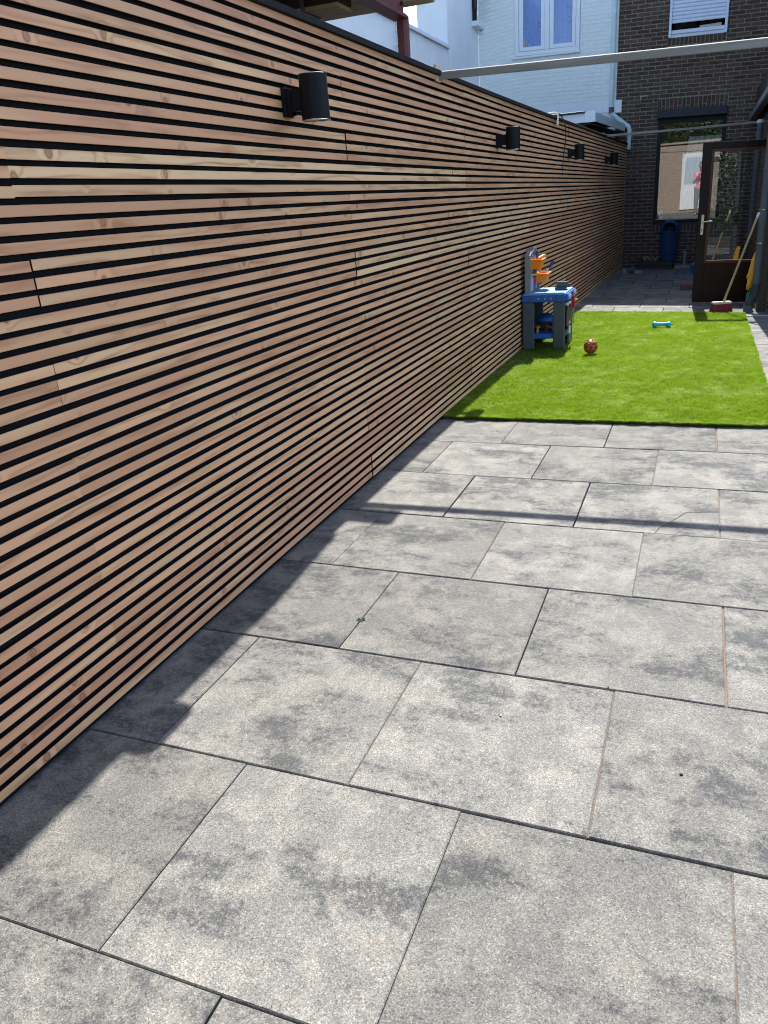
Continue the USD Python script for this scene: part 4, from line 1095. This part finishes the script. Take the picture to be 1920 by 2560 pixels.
def bin_(y0, y1, z, x0, d, h):
    o = [hull([(x0, y0, z + h), (x0, y1, z + h), (x0 + d, y0, z + h), (x0 + d, y1, z + h), (x0, y0 + 0.014, z), (x0, y1 - 0.014, z), (x0 + d - 0.02, y0 + 0.014, z), (x0 + d - 0.02, y1 - 0.014, z)])]
    a = m3.Manifold(m3.Mesh(np.asarray(o[0].vertices, np.float32), np.asarray(o[0].faces, np.uint32)))
    c = a.scale((0.9, 0.9, 1.0))
    cx = np.array([x0 + d / 2, (y0 + y1) / 2, 0])
    c = a.translate(-cx).scale((0.88, 0.9, 1.0)).translate(cx + [0, 0, 0.008])
    rim = m3.Manifold.cube((d + 0.012, y1 - y0 + 0.012, 0.008)).translate((x0 - 0.002, y0 - 0.006, z + h - 0.008))
    return (a + rim) - c


part("storage_tub", bin_(TY + 0.03, TY + 0.22, 0.745, TX + 0.056, 0.115, 0.085), TOYORANGE, tb, label="upper orange tub on the backboard")
part("storage_tub", bin_(TY + 0.26, TY + 0.45, 0.60, TX + 0.056, 0.125, 0.082), TOYORANGE, tb, label="lower orange tub on the backboard")
part("tool_rail", [box(TX + 0.055, TX + 0.115, TY + 0.04, TY + 0.22, 0.69, 0.705, 0.003)], TOYYEL, tb)


def driver(name, label, p, q, mat, tip):
    p, q = np.array(p, float), np.array(q, float)
    o = thing(name, label, "toy tool", p)
    d = (q - p)
    part("grip", tube([p, p + d * 0.08, p + d * 0.3, p + d * 0.45], [0.010, 0.015, 0.014, 0.009], 12), mat, o, smooth=50)
    part("shaft", bar(p + d * 0.45, q, 0.006, 0.004, 8), tip, o, smooth=40)


driver("toy_screwdriver", "navy toy screwdriver with a red shaft in the yellow rail", (TX + 0.095, TY + 0.075, 0.76), (TX + 0.092, TY + 0.07, 0.56), TOYNAVY, TOYRED)
driver("toy_screwdriver", "navy toy screwdriver beside the red shafted one in the rail", (TX + 0.095, TY + 0.13, 0.76), (TX + 0.092, TY + 0.13, 0.55), TOYNAVY, TOYNAVY)
driver("toy_file", "navy and red toy handle sticking up from the upper orange tub", (TX + 0.11, TY + 0.13, 0.895), (TX + 0.11, TY + 0.12, 0.77), TOYNAVY, TOYRED)
driver("toy_chisel", "navy toy handle with red end leaning out of the lower orange tub", (TX + 0.215, TY + 0.42, 0.785), (TX + 0.12, TY + 0.37, 0.63), TOYNAVY, TOYWHITE)
o = thing("toy_square", "orange toy set square standing in the lower orange tub", "toy tool", (TX + 0.11, TY + 0.30, 0.62))
part("body", ext_yz(Polygon([(TY + 0.27, 0.62), (TY + 0.33, 0.62), (TY + 0.33, 0.74)]).difference(Polygon([(TY + 0.295, 0.64), (TY + 0.32, 0.64), (TY + 0.32, 0.69)])), TX + 0.10, TX + 0.112), TOYORANGE, o)
o = thing("toy_spanner", "yellow toy spanner lying across the upper orange tub", "toy tool", (TX + 0.13, TY + 0.2, 0.83))
part("body", [bar((TX + 0.12, TY + 0.15, 0.835), (TX + 0.15, TY + 0.24, 0.85), 0.008), lathe([(0.006, -0.006), (0.018, -0.006), (0.018, 0.006), (0.006, 0.006), (0.006, -0.006)], (TX + 0.153, TY + 0.25, 0.852), 14)], TOYYEL, o)
# tools hung on the bench front
o = thing("toy_hammer", "toy hammer with brown handle hanging on the workbench front", "toy tool", (TX + 0.41, TY + 0.10, 0.4))
part("handle", tube([(TX + 0.405, TY + 0.10, 0.42), (TX + 0.40, TY + 0.10, 0.35), (TX + 0.40, TY + 0.095, 0.22)], [0.009, 0.012, 0.013], 10), TOYBROWN, o, smooth=50)
part("head", [bar((TX + 0.405, TY + 0.06, 0.425), (TX + 0.405, TY + 0.15, 0.43), 0.016, 0.012, 12), bar((TX + 0.40, TY + 0.10, 0.42), (TX + 0.43, TY + 0.10, 0.44), 0.009)], TOYWHITE, o, smooth=35)
o = thing("toy_saw", "red handled toy saw hanging at the far end of the workbench front", "toy tool", (TX + 0.42, TY + 0.36, 0.4))
hs = Polygon([(TY + 0.33, 0.47), (TY + 0.40, 0.47), (TY + 0.415, 0.40), (TY + 0.40, 0.35), (TY + 0.34, 0.35)]).difference(Polygon([(TY + 0.355, 0.445), (TY + 0.385, 0.445), (TY + 0.39, 0.385), (TY + 0.36, 0.385)]))
part("handle", ext_yz(hs, TX + 0.405, TX + 0.428), TOYRED, o)
part("blade", ext_yz(Polygon([(TY + 0.34, 0.352), (TY + 0.40, 0.352), (TY + 0.385, 0.20), (TY + 0.36, 0.20)]), TX + 0.413, TX + 0.419), TOYMID, o)
part("knob", bar((TX + 0.42, TY + 0.38, 0.42), (TX + 0.45, TY + 0.385, 0.425), 0.01), TOYYEL, o)
o = thing("toy_pliers", "pale toy pliers hanging low on the workbench front", "toy tool", (TX + 0.41, TY + 0.2, 0.2))
part("jaw", [tube([(TX + 0.408, TY + 0.17, 0.255), (TX + 0.41, TY + 0.18, 0.22), (TX + 0.408, TY + 0.16, 0.14)], [0.006, 0.009, 0.008], 8), tube([(TX + 0.408, TY + 0.19, 0.255), (TX + 0.41, TY + 0.18, 0.22), (TX + 0.408, TY + 0.21, 0.14)], [0.006, 0.009, 0.008], 8)], TOYWHITE, o, smooth=50)
part("pivot", bar((TX + 0.405, TY + 0.18, 0.222), (TX + 0.422, TY + 0.18, 0.222), 0.011, n=12), TOYGREY, o)
# on the shelf
o = thing("toy_helmet", "blue toy hard hat lying on the workbench shelf", "toy helmet", (TX + 0.16, TY + 0.25, 0.17))
hm = m3.Manifold.sphere(0.09, 40).scale((0.95, 1.1, 0.8)).trim_by_plane((0, 0, 1), 0.0)
hm = hm - m3.Manifold.sphere(0.083, 40).scale((0.95, 1.1, 0.8))
brim = m3.Manifold.cylinder(0.006, 0.105, 0.1, 40) - m3.Manifold.cylinder(0.02, 0.08, 0.08, 40).translate((0, 0, -0.005))
part("shell", (hm + brim).translate((TX + 0.175, TY + 0.26, 0.25)), TOYBLUE, o, smooth=50)
part("cradle", [box(TX + 0.11, TX + 0.24, TY + 0.2, TY + 0.32, 0.166, 0.255, 0.01)], BLACKP, o)
o = thing("toy_drill", "dark red and brown toy drill on the workbench shelf", "toy tool", (TX + 0.24, TY + 0.12, 0.17))
part("body", [bar((TX + 0.20, TY + 0.12, 0.215), (TX + 0.265, TY + 0.12, 0.20), 0.02, 0.016, 12), bar((TX + 0.21, TY + 0.12, 0.20), (TX + 0.195, TY + 0.12, 0.168), 0.012)], plain("toy_rust", (0.16, 0.03, 0.015), 0.4), o, smooth=40)
part("chuck", bar((TX + 0.265, TY + 0.12, 0.20), (TX + 0.285, TY + 0.12, 0.195), 0.01, 0.006, 10), TOYWHITE, o)
o = thing("toy_block", "small bright blue toy nut on the shelf beside the drill", "toy part", (TX + 0.27, TY + 0.2, 0.17))
part("nut", [bar((TX + 0.262, TY + 0.2, 0.215), (TX + 0.285, TY + 0.2, 0.215), 0.024, n=6)], TOYSKY, o)
o = thing("toy_bolt", "ochre toy bolt on the shelf behind the near leg", "toy part", (TX + 0.12, TY + 0.1, 0.17))
part("shank", [bar((TX + 0.125, TY + 0.08, 0.166), (TX + 0.128, TY + 0.08, 0.21), 0.013), bar((TX + 0.128, TY + 0.08, 0.21), (TX + 0.129, TY + 0.08, 0.225), 0.024, n=6)], plain("toy_ochre", (0.42, 0.20, 0.02), 0.4), o)

# ------------------------------------------------------------------ dog toys
bl = thing("lattice_ball", "rusty orange lattice ball on the lawn near the toy workbench", "ball", (0.705, 7.13, 0.02))
sph = m3.Manifold.sphere(0.062, 64) - m3.Manifold.sphere(0.050, 64)
ico = trimesh.creation.icosahedron(); dirs = list(ico.vertices / np.linalg.norm(ico.vertices[0])) + [c / np.linalg.norm(c) for c in ico.triangles_center]
for i, d in enumerate(dirs):
    d = np.array(d); rr = 0.0135 if i < 12 else 0.0105
    a = trimesh.creation.cylinder(rr, 0.1, sections=6)
    a.apply_translation((0, 0, 0.05)); a.apply_transform(trimesh.geometry.align_vectors([0, 0, 1], d))
    sph = sph - m3.Manifold(m3.Mesh(np.asarray(a.vertices, np.float32), np.asarray(a.faces, np.uint32)))
mm = sph.rotate((20, 35, 10)).to_mesh()
bt = trimesh.Trimesh(mm.vert_properties[:, :3], mm.tri_verts); bt = trimesh.Trimesh(*trimesh.remesh.subdivide_to_size(bt.vertices, bt.faces, 0.006))
bt.merge_vertices(); trimesh.smoothing.filter_taubin(bt, iterations=8)
bt.apply_translation((0.705, 7.13, 0.085))
part("lattice", bt, RUST, bl, smooth=40)
bo = thing("bone_toy", "turquoise bone shaped toy lying on the lawn's far half", "toy", (1.23, 8.62, 0.03))
bs = m3.Manifold()
for s in (-1, 1):
    for t in (-1, 1):
        bs = bs + m3.Manifold.sphere(0.027, 24).translate((s * 0.068, t * 0.022, 0))
bs = bs + m3.Manifold.cylinder(0.14, 0.017, 0.017, 24).rotate((0, 90, 0)).translate((-0.07, 0, 0))
mm = bs.refine_to_length(0.006).to_mesh(); t = trimesh.Trimesh(mm.vert_properties[:, :3], mm.tri_verts); t.merge_vertices(); trimesh.smoothing.filter_taubin(t, iterations=12)
t.apply_transform(trimesh.transformations.rotation_matrix(math.radians(3), (0, 0, 1))); t.apply_translation((1.235, 8.62, 0.05))
part("bone", t, TEAL, bo, smooth=60)
from meshkit import text_mesh
ridge = []
for i in range(5):
    ridge.append(lathe([(0.0165, -0.003), (0.0185, -0.003), (0.0185, 0.003), (0.0165, 0.003), (0.0165, -0.003)], (0, 0, 0), 18))
    ridge[-1].apply_transform(trimesh.transformations.rotation_matrix(math.pi / 2, (0, 1, 0))); ridge[-1].apply_translation((1.205 + 0.015 * i, 8.62, 0.05))
part("ridge", ridge, plain("pale_turquoise", (0.3, 0.62, 0.66), 0.5), bo)

# small things on the slabs
wd_ = thing("weed", "tiny green weed sprouting from a slab joint", "weed", (0.585, 2.13, 0))
leaf = []
for i in range(7):
    a = i * 0.9; d = np.array([math.cos(a), math.sin(a), 0]); p = np.array([0.527, 2.20, -0.002])
    n = np.array([-d[1], d[0], 0]) * 0.003
    v = [p, p + d * 0.009 + n + [0, 0, 0.006], p + d * 0.02 + [0, 0, 0.004], p + d * 0.009 - n + [0, 0, 0.006]]
    leaf.append(trimesh.Trimesh(v, [[0, 1, 2], [0, 2, 3]], process=False))
part("leaf", leaf, plain("weed_green", (0.10, 0.16, 0.04), 0.6), wd_)
for (x, y, r, c, lab) in ((1.134, 1.79, 0.0032, (0.5, 0.42, 0.3), "tiny pale pebble on a slab in the middle of the patio"), (1.62, 1.68, 0.0038, (0.04, 0.04, 0.04), "tiny black pebble on a slab at the patio's right")):
    s = trimesh.creation.icosphere(2, r); s.vertices = s.vertices * [1.2, 0.9, 0.7] * (1 + 0.25 * (noise(s.vertices * 300, 3)[:, None] - 0.5)); s.apply_translation((x, y, r * 0.6))
    part("pebble", s, plain("pebble_" + ("pale" if c[0] > 0.1 else "black"), c, 0.7), smooth=True, label=lab, cat="pebble")

# ------------------------------------------------------------------ what the window mirrors, behind the camera
rear = thing("rear_wall", "pale brick wall with a white door behind the photographer", "wall", (1.2, -5, 0), wp=False)
RB = M("pale_brick_wall", {"g": ("geometry", {}), "mp": ("mapping", {"rotation": (-math.pi / 2, 0, 0)}), "b": ("brick_texture", {"scale": 1.0, "brick_width": 0.22, "row_height": 0.0625, "mortar_size": 0.006, "color1": (0.30, 0.21, 0.165), "color2": (0.36, 0.26, 0.205), "mortar": (0.40, 0.36, 0.31)}), "p": ("principled_bsdf", {"roughness": 0.9})}, [("g.position", "mp.vector"), ("mp.vector", "b.vector"), ("b.color", "p.base_color")])
part("wall", box(-3, 3.6, -5.3, -5, -0.2, 2.55), RB, rear, wp=False)
part("door", [box(0.72, 1.72, -5.0, -4.96, 0.0, 2.1)], WHITEGOODS, rear, wp=False)
part("door_pane", [box(0.84, 1.6, -4.96, -4.955, 0.95, 1.95)], plain("dim_glass", (0.45, 0.52, 0.58), 0.2), rear, wp=False)
hg = thing("hedge", "green hedge top above the rear wall", "hedge", (2, -5.2, 2.5), wp=False)
hr = np.random.default_rng(8); NH = 26000
hp_ = np.c_[hr.uniform(-3, 3.6, NH), hr.uniform(-5.9, -5.1, NH), 2.5 + 1.1 * hr.random(NH) ** 1.3]
hq_ = np.c_[hr.uniform(3.6, 12, NH * 2), hr.uniform(-5.6, -4.6, NH * 2), 3.6 * hr.random(NH * 2)]
hp_ = np.vstack([hp_, hq_]); NH = len(hp_)
hv = hr.normal(0, 0.04, (NH, 3, 3)) + hp_[:, None]
part("leaf", trimesh.Trimesh(hv.reshape(-1, 3), np.arange(NH * 3).reshape(-1, 3), process=False), plain("hedge_leaf", (0.035, 0.06, 0.018), 0.6, 0.3), hg, wp=False, kind="stuff")

# the photographer, seen only as a reflection
per = thing("person", "person in a pink striped shirt holding up a phone, mirrored in the house window", "person", (1.46, -0.36, 0), wp=False)


def limb(js):
    out = m3.Manifold()
    for (p, r), (q, s) in zip(js[:-1], js[1:]):
        out = out + m3.Manifold.batch_hull([m3.Manifold.sphere(r, 20).translate(tuple(p)), m3.Manifold.sphere(s, 20).translate(tuple(q))])
    return out


PX, PY = 1.46, -0.36
J = lambda x, y, z: np.array([PX + x, PY + y, z])
torso = limb([(J(0, 0, 0.92), 0.125), (J(0, 0, 1.1), 0.115), (J(0, 0.0, 1.3), 0.13)]) + limb([(J(-0.1, 0, 0.9), 0.08), (J(0.1, 0, 0.9), 0.08)]) + limb([(J(-0.15, 0, 1.36), 0.06), (J(0.15, 0, 1.36), 0.06)]) + limb([(J(-0.09, 0, 1.28), 0.1), (J(0.09, 0, 1.28), 0.1)])
body = torso + limb([(J(0, 0, 1.38), 0.06), (J(0, 0.015, 1.5), 0.052)])
for s in (-1, 1):
    body = body + limb([(J(0.09 * s, 0, 0.88), 0.085), (J(0.1 * s, 0.02, 0.48), 0.06), (J(0.1 * s, -0.01, 0.09), 0.042)]) + limb([(J(0.1 * s, -0.03, 0.045), 0.045), (J(0.11 * s, 0.13, 0.035), 0.035)])
    body = body + limb([(J(0.18 * s, 0, 1.35), 0.052), (J(0.21 * s, 0.06, 1.10), 0.042), (J(0.06 * s, 0.26, 1.32), 0.03)])
    hnd = J(0.055 * s, 0.28, 1.345)
    body = body + limb([(hnd, 0.026), (hnd + [0, 0.005, 0.05], 0.024)])
    for q in range(4):
        body = body + limb([(hnd + [-0.012 * s, 0.012, 0.05 - 0.018 * q], 0.009), (hnd + [-0.03 * s, 0.026, 0.055 - 0.018 * q], 0.008), (hnd + [-0.044 * s, 0.02, 0.052 - 0.018 * q], 0.007)])
    body = body + limb([(hnd + [0, -0.005, 0.05], 0.011), (hnd + [-0.02 * s, -0.018, 0.065], 0.009)])
head = m3.Manifold.sphere(0.1, 32).scale((0.78, 0.95, 1.15)).translate(tuple(J(0, 0.02, 1.62))) + limb([(J(0, 0.09, 1.62), 0.016), (J(0, 0.125, 1.595), 0.014)]) + limb([(J(-0.07, 0.01, 1.61), 0.02), (J(0.07, 0.01, 1.61), 0.02)]) + limb([(J(0, 0.05, 1.545), 0.05), (J(0, 0.08, 1.53), 0.03)])
body = (body + head).refine_to_length(0.02)
mm = body.to_mesh(); t = trimesh.Trimesh(mm.vert_properties[:, :3], mm.tri_verts); t.merge_vertices(); trimesh.smoothing.filter_taubin(t, iterations=6)
part("body", t, plain("skin", (0.45, 0.25, 0.17), 0.5), per, smooth=True, wp=False)
SHIRT = M("pink_stripes", {"g": ("geometry", {}), "w": ("wave_texture", {"bands_direction": "z", "scale": 9.0}), "r": ("rgb_ramp", {"ramp": [(0.4, (0.85, 0.09, 0.25)), (0.6, (0.85, 0.55, 0.62))]}), "p": ("principled_bsdf", {"roughness": 0.9})}, [("g.position", "w.vector"), ("w.fac", "r.fac"), ("r.color", "p.base_color")])
sh = limb([(J(0, 0, 0.93), 0.15), (J(0, 0, 1.1), 0.135), (J(0, 0.0, 1.3), 0.145)]) + limb([(J(-0.11, 0, 0.93), 0.09), (J(0.11, 0, 0.93), 0.09)]) + limb([(J(-0.16, 0, 1.355), 0.068), (J(0.16, 0, 1.355), 0.068)]) + limb([(J(-0.09, 0, 1.28), 0.112), (J(0.09, 0, 1.28), 0.112)])
for s in (-1, 1):
    sh = sh + limb([(J(0.18 * s, 0, 1.345), 0.066), (J(0.2 * s, 0.035, 1.18), 0.06)])
part("shirt", sh, SHIRT, per, smooth=60, wp=False)
tr = m3.Manifold()
for s in (-1, 1):
    tr = tr + limb([(J(0.08 * s, 0, 0.88), 0.112), (J(0.1 * s, 0.02, 0.48), 0.075), (J(0.1 * s, -0.01, 0.12), 0.06)])
part("trousers", tr, plain("grey_trousers", (0.2, 0.21, 0.22), 0.9), per, smooth=60, wp=False)
hr_ = m3.Manifold.sphere(0.106, 32).scale((0.8, 0.95, 1.1)).translate(tuple(J(0, 0.005, 1.645))).trim_by_plane((0, -0.75, 0.66), float(np.dot([0, -0.75, 0.66], J(0, 0.03, 1.64))))
part("hair", hr_, plain("dark_hair", (0.03, 0.02, 0.015), 0.6), per, smooth=60, wp=False)
part("eye", [trimesh.creation.icosphere(2, 0.012, ).apply_translation(J(0.032, 0.098, 1.63)), trimesh.creation.icosphere(2, 0.012).apply_translation(J(-0.032, 0.098, 1.63))], WHITEGOODS, per, wp=False)
part("mouth", box(PX - 0.022, PX + 0.022, PY + 0.105, PY + 0.113, 1.558, 1.566, 0.002), TOYRED, per, wp=False)
ph = thing("phone", "black phone held up by the mirrored person", "phone", (PX, PY + 0.3, 1.33), wp=False)
part("case", box(PX - 0.036, PX + 0.036, PY + 0.292, PY + 0.3, 1.31, 1.35, 0.003), BLACKP, ph, wp=False)
